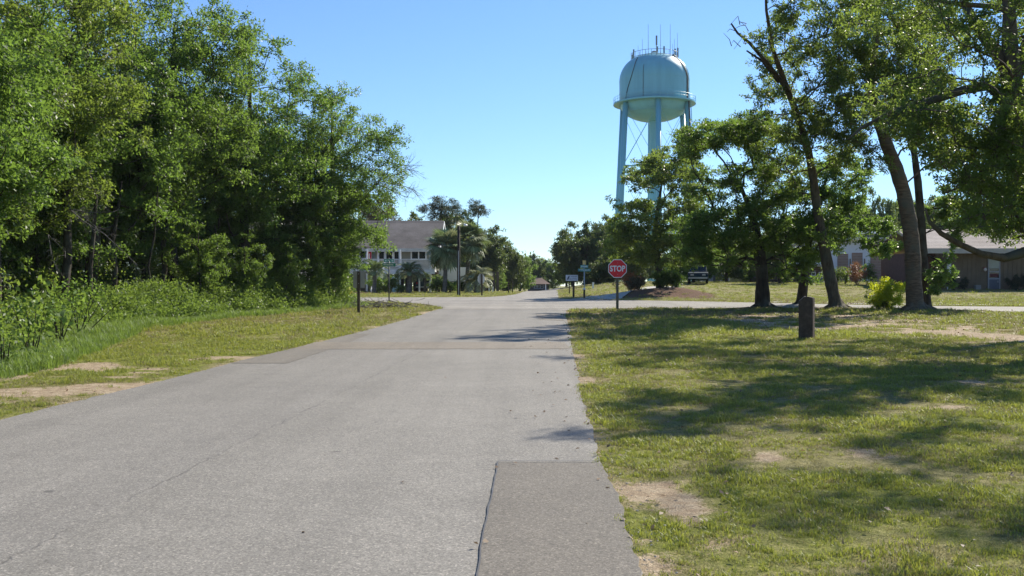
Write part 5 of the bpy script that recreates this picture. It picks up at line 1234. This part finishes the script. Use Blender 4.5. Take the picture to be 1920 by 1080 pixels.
# brush pile on the corner
rr = np.random.default_rng(91); m = MB(); b = G(715, 579)
for k in range(130):
    a = np.array([rr.normal()*.75, rr.normal()*.4, abs(rr.normal())*.16+.03]); e = unit(rr.normal(size=3)*[1, 1, .35]); l = rr.uniform(.2, .7); m.tube([a-e*l/2, a+rr.normal(size=3)*.03, a+e*l/2+[0, 0, .05]], [.014, .011, .005], 4)
tag(m.build('brush_pile', M['twig'], None, loc=(b[0], b[1], Hs(*b))), 'low pile of cut dry brush behind the rectangular road sign', 'brush pile')
bigleaf(690, 574, 46.5, 420, .07, 'thin grey-green weeds growing round the brush pile', M['palmgrey'], 7, .55)

# ------------------------------------------------------------------ background trees
def bgproto(seed, h, rx, low, ncl, nl, lm, Rc, L):
    rng = np.random.default_rng(seed); C = crown_pts(rng, (0, 0, (h+low)/2), (rx, rx, (h-low)/2), ncl, 2.6)
    return C, [(0, 0, 0), (.2, 0, h*.3), (.1, .2, h*.6), (0, 0, h*.85)], [.3, .25, .18, .06], Rc, nl, lm, L
bgs = [bgproto(101, 10, 4.6, 1.2, 110, 26000, 'far', 1.15, .36), bgproto(102, 9, 5.2, .3, 120, 28000, 'far', 1.15, .36), bgproto(103, 8, 4.0, .2, 90, 20000, 'oak', 1.0, .32), bgproto(104, 11, 4.0, 1.0, 90, 22000, 'oakd', 1.05, .36)]
def place_bg(k, px, d, ytop, wpx, label, group, seedrot):
    """scale a prototype so that its top and width meet the photo"""
    s = d/F; x = (px-960)*s; g = Hs(x, d); C, tk, rad, Rc, nl, lm, L = bgs[k]; h = (CAMH+(HOR-ytop)*s-g)*1.04; wpx = wpx*1.3
    hk = [10, 9, 8, 11][k]+.5; wk = [4.6, 5.2, 4.0, 4.0][k]+.9
    sz = h/hk; sxy = (wpx/2*s)/wk
    if k not in bgp:
        rt_ = tree('broadleaf_tree', label, 'tree', (x, d, g), tk, rad, C, np.full(len(C), Rc), nl, L, L*.5, M[lm], M['barkd'], group, 100+k, twigs=False, roots=False); bgp[k] = rt_; rt_.rotation_euler.z = seedrot
    else: rt_ = copy_tree(bgp[k], (x, d, g), seedrot, 1, label, group)
    rt_.scale = (sxy, sxy, sz); return rt_
bgp = {}
gb = 'trees beyond the crossing'
L_ = [(0, 915, 112, 426, 92, 'broad oak right of the palms beyond the octagon sign'), (3, 850, 125, 395, 80, 'tall tree rising behind the palms and the dark pole'), (1, 950, 132, 462, 70, 'round-topped tree on the left of the far road'),
      (2, 975, 150, 476, 52, 'smaller tree left of the far road just before the pavilion'), (0, 998, 196, 478, 56, 'distant tree above the left half of the pavilion'), (2, 1028, 200, 487, 50, 'distant low tree above the right half of the pavilion'),
      (1, 1100, 118, 424, 108, 'large dark tree on the mound right of the far road'), (3, 1062, 142, 452, 56, 'dark tree right of the pavilion beside the far road'), (0, 1150, 128, 418, 80, 'dark tree in front of the left leg of the water tower'),
      (1, 1195, 112, 455, 90, 'low dark tree behind the stop sign'), (0, 765, 125, 405, 90, 'tree top showing over the ridge of the stilt house'), (1, 700, 130, 395, 90, 'tree top behind the left part of the stilt house roof'), (1, 590, 120, 380, 140, 'big tree behind the left end of the stilt house'),
      (0, 1340, 122, 430, 110, 'dark tree in the row behind the parked teal car'), (1, 1420, 118, 430, 120, 'dark tree in the row behind the grey shed'), (3, 1510, 122, 410, 100, 'tall dark tree in the row behind the brick annex'), (0, 1590, 128, 380, 110, 'green tree behind the left part of the white building'),
      (1, 1650, 118, 362, 70, 'rounded bluish tree directly over the white building roof'), (2, 1300, 90, 455, 90, 'bushy tree just behind the parked teal car'), (3, 1362, 93, 440, 80, 'dark tree right before the grey shed'), (2, 1408, 92, 470, 60, 'small dark tree right of the grey shed'), (3, 1462, 86, 430, 86, 'dark leafy tree at the left end of the brick annex'), (0, 1605, 124, 366, 84, 'tree over the left end of the white building roof'), (3, 1700, 122, 370, 80, 'dark tree between the white and the brown building'), (0, 1074, 128, 438, 80, 'tree at the left foot of the dark group beside the far road'), (1, 1132, 120, 412, 84, 'full crown in the middle of the dark group right of the far road'), (1, 1176, 100, 448, 80, 'dark tree directly behind the orange-tipped bush'), (0, 1720, 130, 372, 100, 'tree behind the right end of the white building'), (1, 1790, 125, 378, 140, 'tree behind the left end of the brown building roof'), (0, 1880, 130, 372, 140, 'tree behind the brown building over its glazed door'), (2, 1975, 120, 380, 130, 'tree behind the right end of the brown building'),
      (2, 1270, 100, 478, 70, 'low tree between the mulch bed and the water tower foot'), (0, 480, 118, 370, 140, 'tree far behind the pale house'), (1, 360, 110, 380, 150, 'tree behind the left wood, left of the pale house'), (0, 220, 100, 370, 170, 'tree far behind the middle of the left wood'), (1, 60, 95, 350, 190, 'tree far behind the left end of the wood'),
      (2, 925, 118, 505, 46, 'small bushy tree behind the white marker post'), (2, 868, 104, 505, 50, 'bushy tree low between the palms'), (1, 1125, 100, 490, 60, 'low dark bush-like tree on top of the grassy mound')]
for i, (k, px, d, yt, w, lb) in enumerate(L_): place_bg(k, px, d, yt, w, lb, gb, i*1.7)
# pines
def pine(px, d, ytop, tiers, label, seed, trunk=.2):
    s = d/F; x = (px-960)*s; g = Hs(x, d); h = CAMH+(HOR-ytop)*s-g; rng = np.random.default_rng(seed); C = []; 
    for (cx, cyy, rx, ry, n) in tiers:
        for k in range(n):
            a = rng.uniform(-1, 1, 2)*.9; q = P(cx+a[0]*rx, cyy+a[1]*ry, d+rng.normal()*1.0); C.append([q.x-x, q.y-d, q.z-g])
    C = np.array(C)
    tree('pine_tree', label, 'pine tree', (x, d, g), [(0, 0, 0), (.15, 0, h*.4), (-.1, 0, h*.75), (.1, 0, h*.96)], [trunk, trunk*.8, trunk*.5, .05], C, np.full(len(C), .85), 130*len(C), .30, .06, M['pine'], M['bark'], gb, seed, flat=.5, twigs=1, roots=False)
pine(828, 122, 366, [(828, 382, 26, 14, 16), (806, 390, 18, 10, 8), (850, 395, 20, 14, 10), (832, 410, 36, 14, 16), (812, 425, 24, 10, 8)], 'flat-topped pine above the right end of the stilt house roof', 1)
pine(897, 126, 378, [(897, 388, 16, 10, 9), (888, 398, 14, 6, 5), (907, 396, 10, 8, 4)], 'slender lone pine with a small tufted top beside the flat-topped pine', 2, .13)
# distant tree line that closes the horizon: a far wood reading as one mass
def treeline():
    rng = np.random.default_rng(200); n = 900; a = rng.uniform(-1.25, 1.25, n); d = rng.uniform(225, 300, n); x = np.tan(a)*d; z = H(x, d)+rng.uniform(0, 1, n)**.6*(6.2+2.5*vn(x, d, 30, 5, 2))
    x = x+0; C = np.stack([x, d, z], -1); Q, T, _ = cluster_leaves(rng, C, np.full(n, 2.6), 60000, .85, .45, .8, 9)
    tag(link_mesh('far_wood', quad_mesh('far_wood', Q, T, M['far'])), 'far wood closing the horizon', 'far wood', kind='stuff')
treeline()

# ------------------------------------------------------------------ grass, dead leaves, gravel
def tuft_meshes():
    srcs = []
    for k, (mat, hmin, hmax, nb, rad) in enumerate([('grass', .025, .07, 22, .075), ('grass', .02, .05, 24, .08), ('drygrass', .02, .05, 16, .08), ('grass', .04, .10, 16, .06)]):
        rng = np.random.default_rng(300+k); V = []; T = []
        for b in range(nb):
            p = np.array([rng.normal()*rad*.6, rng.normal()*rad*.6, -.005]); a = rng.uniform(0, 6.28); h = rng.uniform(hmin, hmax); ln = rng.uniform(.2, 1.0)*h; w = rng.uniform(.003, .0055)
            d = np.array([math.cos(a), math.sin(a), 0]); s = np.array([-d[1], d[0], 0])*w; t = rng.uniform(0, 1)
            m1 = p+d*ln*.3+[0, 0, h*.6]; e = p+d*ln+[0, 0, h]
            V.append([p-s, p+s, m1+s*.8, m1-s*.8]); T.append(t); V.append([m1-s*.8, m1+s*.8, e+s*.1, e-s*.1]); T.append(min(1, t+.1))
        me = quad_mesh('grass_tuft', np.array(V), T, M[mat]); srcs.append(bpy.data.objects.new('grass_tuft', me))
    return srcs
def scatter(name, label, cat, pts, scl, idx, srcs):
    n = len(pts); me = bpy.data.meshes.new(name); me.vertices.add(n); me.vertices.foreach_set('co', pts.astype(np.float32).ravel())
    rng = np.random.default_rng(n); rot = np.zeros((n, 3), np.float32); rot[:, 2] = rng.uniform(0, 6.28, n); rot[:, :2] = rng.normal(size=(n, 2))*.12
    a = me.attributes.new('rot', 'FLOAT_VECTOR', 'POINT'); a.data.foreach_set('vector', rot.ravel())
    a = me.attributes.new('scl', 'FLOAT', 'POINT'); a.data.foreach_set('value', scl.astype(np.float32))
    a = me.attributes.new('idx', 'INT', 'POINT'); a.data.foreach_set('value', idx.astype(np.int32)); me.update()
    o = link_mesh(name, me); tag(o, label, cat, kind='stuff')
    c2 = bpy.data.collections.new(name+'_pieces')
    for s_ in srcs: c2.objects.link(s_)
    ng = bpy.data.node_groups.new(name, 'GeometryNodeTree'); ng.interface.new_socket('Geometry', in_out='INPUT', socket_type='NodeSocketGeometry'); ng.interface.new_socket('Geometry', in_out='OUTPUT', socket_type='NodeSocketGeometry')
    gi = ng.nodes.new('NodeGroupInput'); go = ng.nodes.new('NodeGroupOutput'); ip = ng.nodes.new('GeometryNodeInstanceOnPoints'); ci = ng.nodes.new('GeometryNodeCollectionInfo')
    ci.inputs['Collection'].default_value = c2; ci.inputs['Separate Children'].default_value = True; ci.inputs['Reset Children'].default_value = True
    def at(nm, ty):
        q = ng.nodes.new('GeometryNodeInputNamedAttribute'); q.data_type = ty; q.inputs[0].default_value = nm; return q.outputs[0]
    ng.links.new(gi.outputs[0], ip.inputs['Points']); ng.links.new(ci.outputs[0], ip.inputs['Instance']); ip.inputs['Pick Instance'].default_value = True
    ng.links.new(at('idx', 'INT'), ip.inputs['Instance Index']); er = ng.nodes.new('FunctionNodeEulerToRotation'); ng.links.new(at('rot', 'FLOAT_VECTOR'), er.inputs[0]); ng.links.new(er.outputs[0], ip.inputs['Rotation']); ng.links.new(at('scl', 'FLOAT'), ip.inputs['Scale'])
    ng.links.new(ip.outputs[0], go.inputs[0]); md_ = o.modifiers.new('scatter', 'NODES'); md_.node_group = ng
    return o
def grass():
    rng = np.random.default_rng(400); X_ = []; Y_ = []; S_ = []
    for (y0, y1, dens, sc) in [(3.8, 9, 620, .72), (9, 15, 330, .9), (15, 24, 140, 1.2), (24, 36, 42, 1.9), (36, 48, 24, 2.4), (48, 62, 14, 2.2), (62, 100, 6, 2.4)]:
        xl, xr = -.60*y1-1.5, .60*y1+1.5; n = int((xr-xl)*(y1-y0)*dens); x = rng.uniform(xl, xr, n); y = rng.uniform(y0, y1, n)
        ok = (np.abs(x) < .60*y+1.5); X_.append(x[ok]); Y_.append(y[ok]); S_.append(np.full(ok.sum(), sc))
    x = np.concatenate(X_); y = np.concatenate(Y_); sc = np.concatenate(S_)
    ok = ~inroad(x, y, .03); ok &= ~((y < 50) & (x < LF(y)-1.6)); x, y, sc = x[ok], y[ok], sc[ok]
    dirt, dry, mul, wood = masks(x, y); clump = vn(x, y, .5, 51, 3)
    p = np.clip(1.25-1.7*dirt-1.2*mul, .03, 1)*np.clip(.30+2.2*(clump-.33), .16, 1)
    ok = rng.uniform(0, 1, len(x)) < p; x, y, sc, dry, clump, dirt = x[ok], y[ok], sc[ok], dry[ok], clump[ok], dirt[ok]
    z = H(x, y)+np.where(inroad(x, y, -.05), 0, 1)*(vn(x, y, 2.2, 3, 3)-.5)*.07*(1-sst(60, 90, y))
    s = sc*(.55+.9*clump)*rng.uniform(.7, 1.3, len(x)); s = s*np.where(dirt > .3, .7, 1)*.8
    r = rng.uniform(0, 1, len(x)); idx = np.where(r < .45, 0, 1); idx = np.where(rng.uniform(0, 1, len(x)) < np.clip(dry*.75, .05, .8), 2, idx); idx = np.where((rng.uniform(0, 1, len(x)) < .05+.10*(clump > .6)) & (y < 30), 3, idx)
    scatter('grass', 'short patchy lawn grass on both sides of the road', 'grass', np.stack([x, y, z], -1), s, idx, tuft_meshes())
    print('tufts', len(x))
    # longer bright grass along the weeds on the left
    n = 9000; y = rng.uniform(14, 50, n); x = LF(y)+rng.uniform(-.8, 1.3, n)**1; z = H(x, y); ok = ~inroad(x, y, -.1); x, y, z = x[ok], y[ok], z[ok]
    sr = []
    for k in range(2):
        rg2 = np.random.default_rng(500+k); V = []; T = []
        for b in range(16):
            p = np.array([rg2.normal()*.07, rg2.normal()*.07, 0]); a = rg2.uniform(0, 6.28); h = rg2.uniform(.12, .34); d = np.array([math.cos(a), math.sin(a), 0]); s_ = np.array([-d[1], d[0], 0])*.006; m1 = p+d*h*.15+[0, 0, h*.65]; e = p+d*h*.45+[0, 0, h]; t = rg2.uniform(0, 1)
            V += [[p-s_, p+s_, m1+s_, m1-s_], [m1-s_, m1+s_, e+s_*.1, e-s_*.1]]; T += [t, t]
        sr.append(bpy.data.objects.new('tall_grass_tuft', quad_mesh('tall_grass_tuft', np.array(V), T, M['weed'])))
    scatter('tall_grass', 'taller bright grass fringe in front of the left weeds', 'grass', np.stack([x, y, z], -1), rng.uniform(.35, .9, len(x))*(.5+.8*vn(x, y, 2, 9, 2)), rng.integers(0, 2, len(x)), sr)
grass()
def litter():
    rng = np.random.default_rng(600); X_ = rng.uniform(.4, 24, 44000); Y_ = rng.uniform(4, 56, 44000)
    dens = np.exp(-(((X_-14)/8)**2+((Y_-40)/8)**2))+.10+.25*sst(.5, .8, vn(X_, Y_, 3, 70, 3))
    ok = (rng.uniform(0, 1, len(X_)) < dens) & ~inroad(X_, Y_, .0); x, y = X_[ok], Y_[ok]
    x2 = rng.uniform(-12, -5, 5000); y2 = rng.uniform(9, 44, 5000); ok = (rng.uniform(0, 1, 5000) < .22) & (x2 > LF(y2)-.5) & ~inroad(x2, y2, 0); x = np.concatenate([x, x2[ok]]); y = np.concatenate([y, y2[ok]])
    # a few on the asphalt by the right edge
    y3 = rng.uniform(5, 30, 110); x3 = MRR(y3)-np.abs(rng.normal(size=110))**2*.35; x = np.concatenate([x, x3]); y = np.concatenate([y, y3])
    z = H(x, y)+.02+rng.uniform(0, .02, len(x)); n = len(x); D = rng.normal(size=(n, 3))*[1, 1, .25]
    sz = .035+.0012*y
    Q = leaf_quads(rng, np.stack([x, y, z], -1), D, sz[:, None], sz[:, None]*.6, 2.0)
    tag(link_mesh('leaf_litter', quad_mesh('leaf_litter', Q, rng.uniform(0, 1, n), M['litter'])), 'fallen dead leaves scattered over the lawn', 'leaf litter', kind='stuff')
    n = 3600; y = rng.uniform(4, 40, n); side = rng.uniform(0, 1, n) < .6; x = np.where(side, MRR(y)+np.abs(rng.normal(size=n))*.12-.05, MRL(y)-np.abs(rng.normal(size=n))*.12+.05); z = H(x, y)+.006
    srcs = []
    for k in range(3):
        bm = bmesh.new(); bmesh.ops.create_icosphere(bm, subdivisions=1, radius=.006)
        for v in bm.verts: v.co *= rng.uniform(.7, 1.3); v.co.z *= .6
        me = bpy.data.meshes.new('pebble'); bm.to_mesh(me); bm.free(); me.materials.append(simple('pebble_grey', (.36, .33, .29), .8, var=.3, scale=30)); srcs.append(bpy.data.objects.new('pebble', me))
    scatter('gravel', 'loose gravel crumbs along the broken road edges', 'gravel', np.stack([x, y, z], -1), rng.uniform(.3, 1.3, n)**1.6, rng.integers(0, 3, n), srcs)
litter()

# ------------------------------------------------------------------ thin haze in the air
def haze():
    m = MB(); m.box(-420, 420, -40, 420, -8, 62); mt = bpy.data.materials.new('air'); mt.use_nodes = True; nt = mt.node_tree; nt.nodes.clear()
    o_ = nt.nodes.new('ShaderNodeOutputMaterial'); v = nt.nodes.new('ShaderNodeVolumePrincipled'); v.inputs['Color'].default_value = (.86, .93, 1.0, 1); v.inputs['Density'].default_value = .00014; v.inputs['Anisotropy'].default_value = 0.0
    nt.links.new(v.outputs[0], o_.inputs['Volume']); tag(m.build('haze', mt), 'thin pale summer haze in the air', 'haze', kind='stuff')
haze()
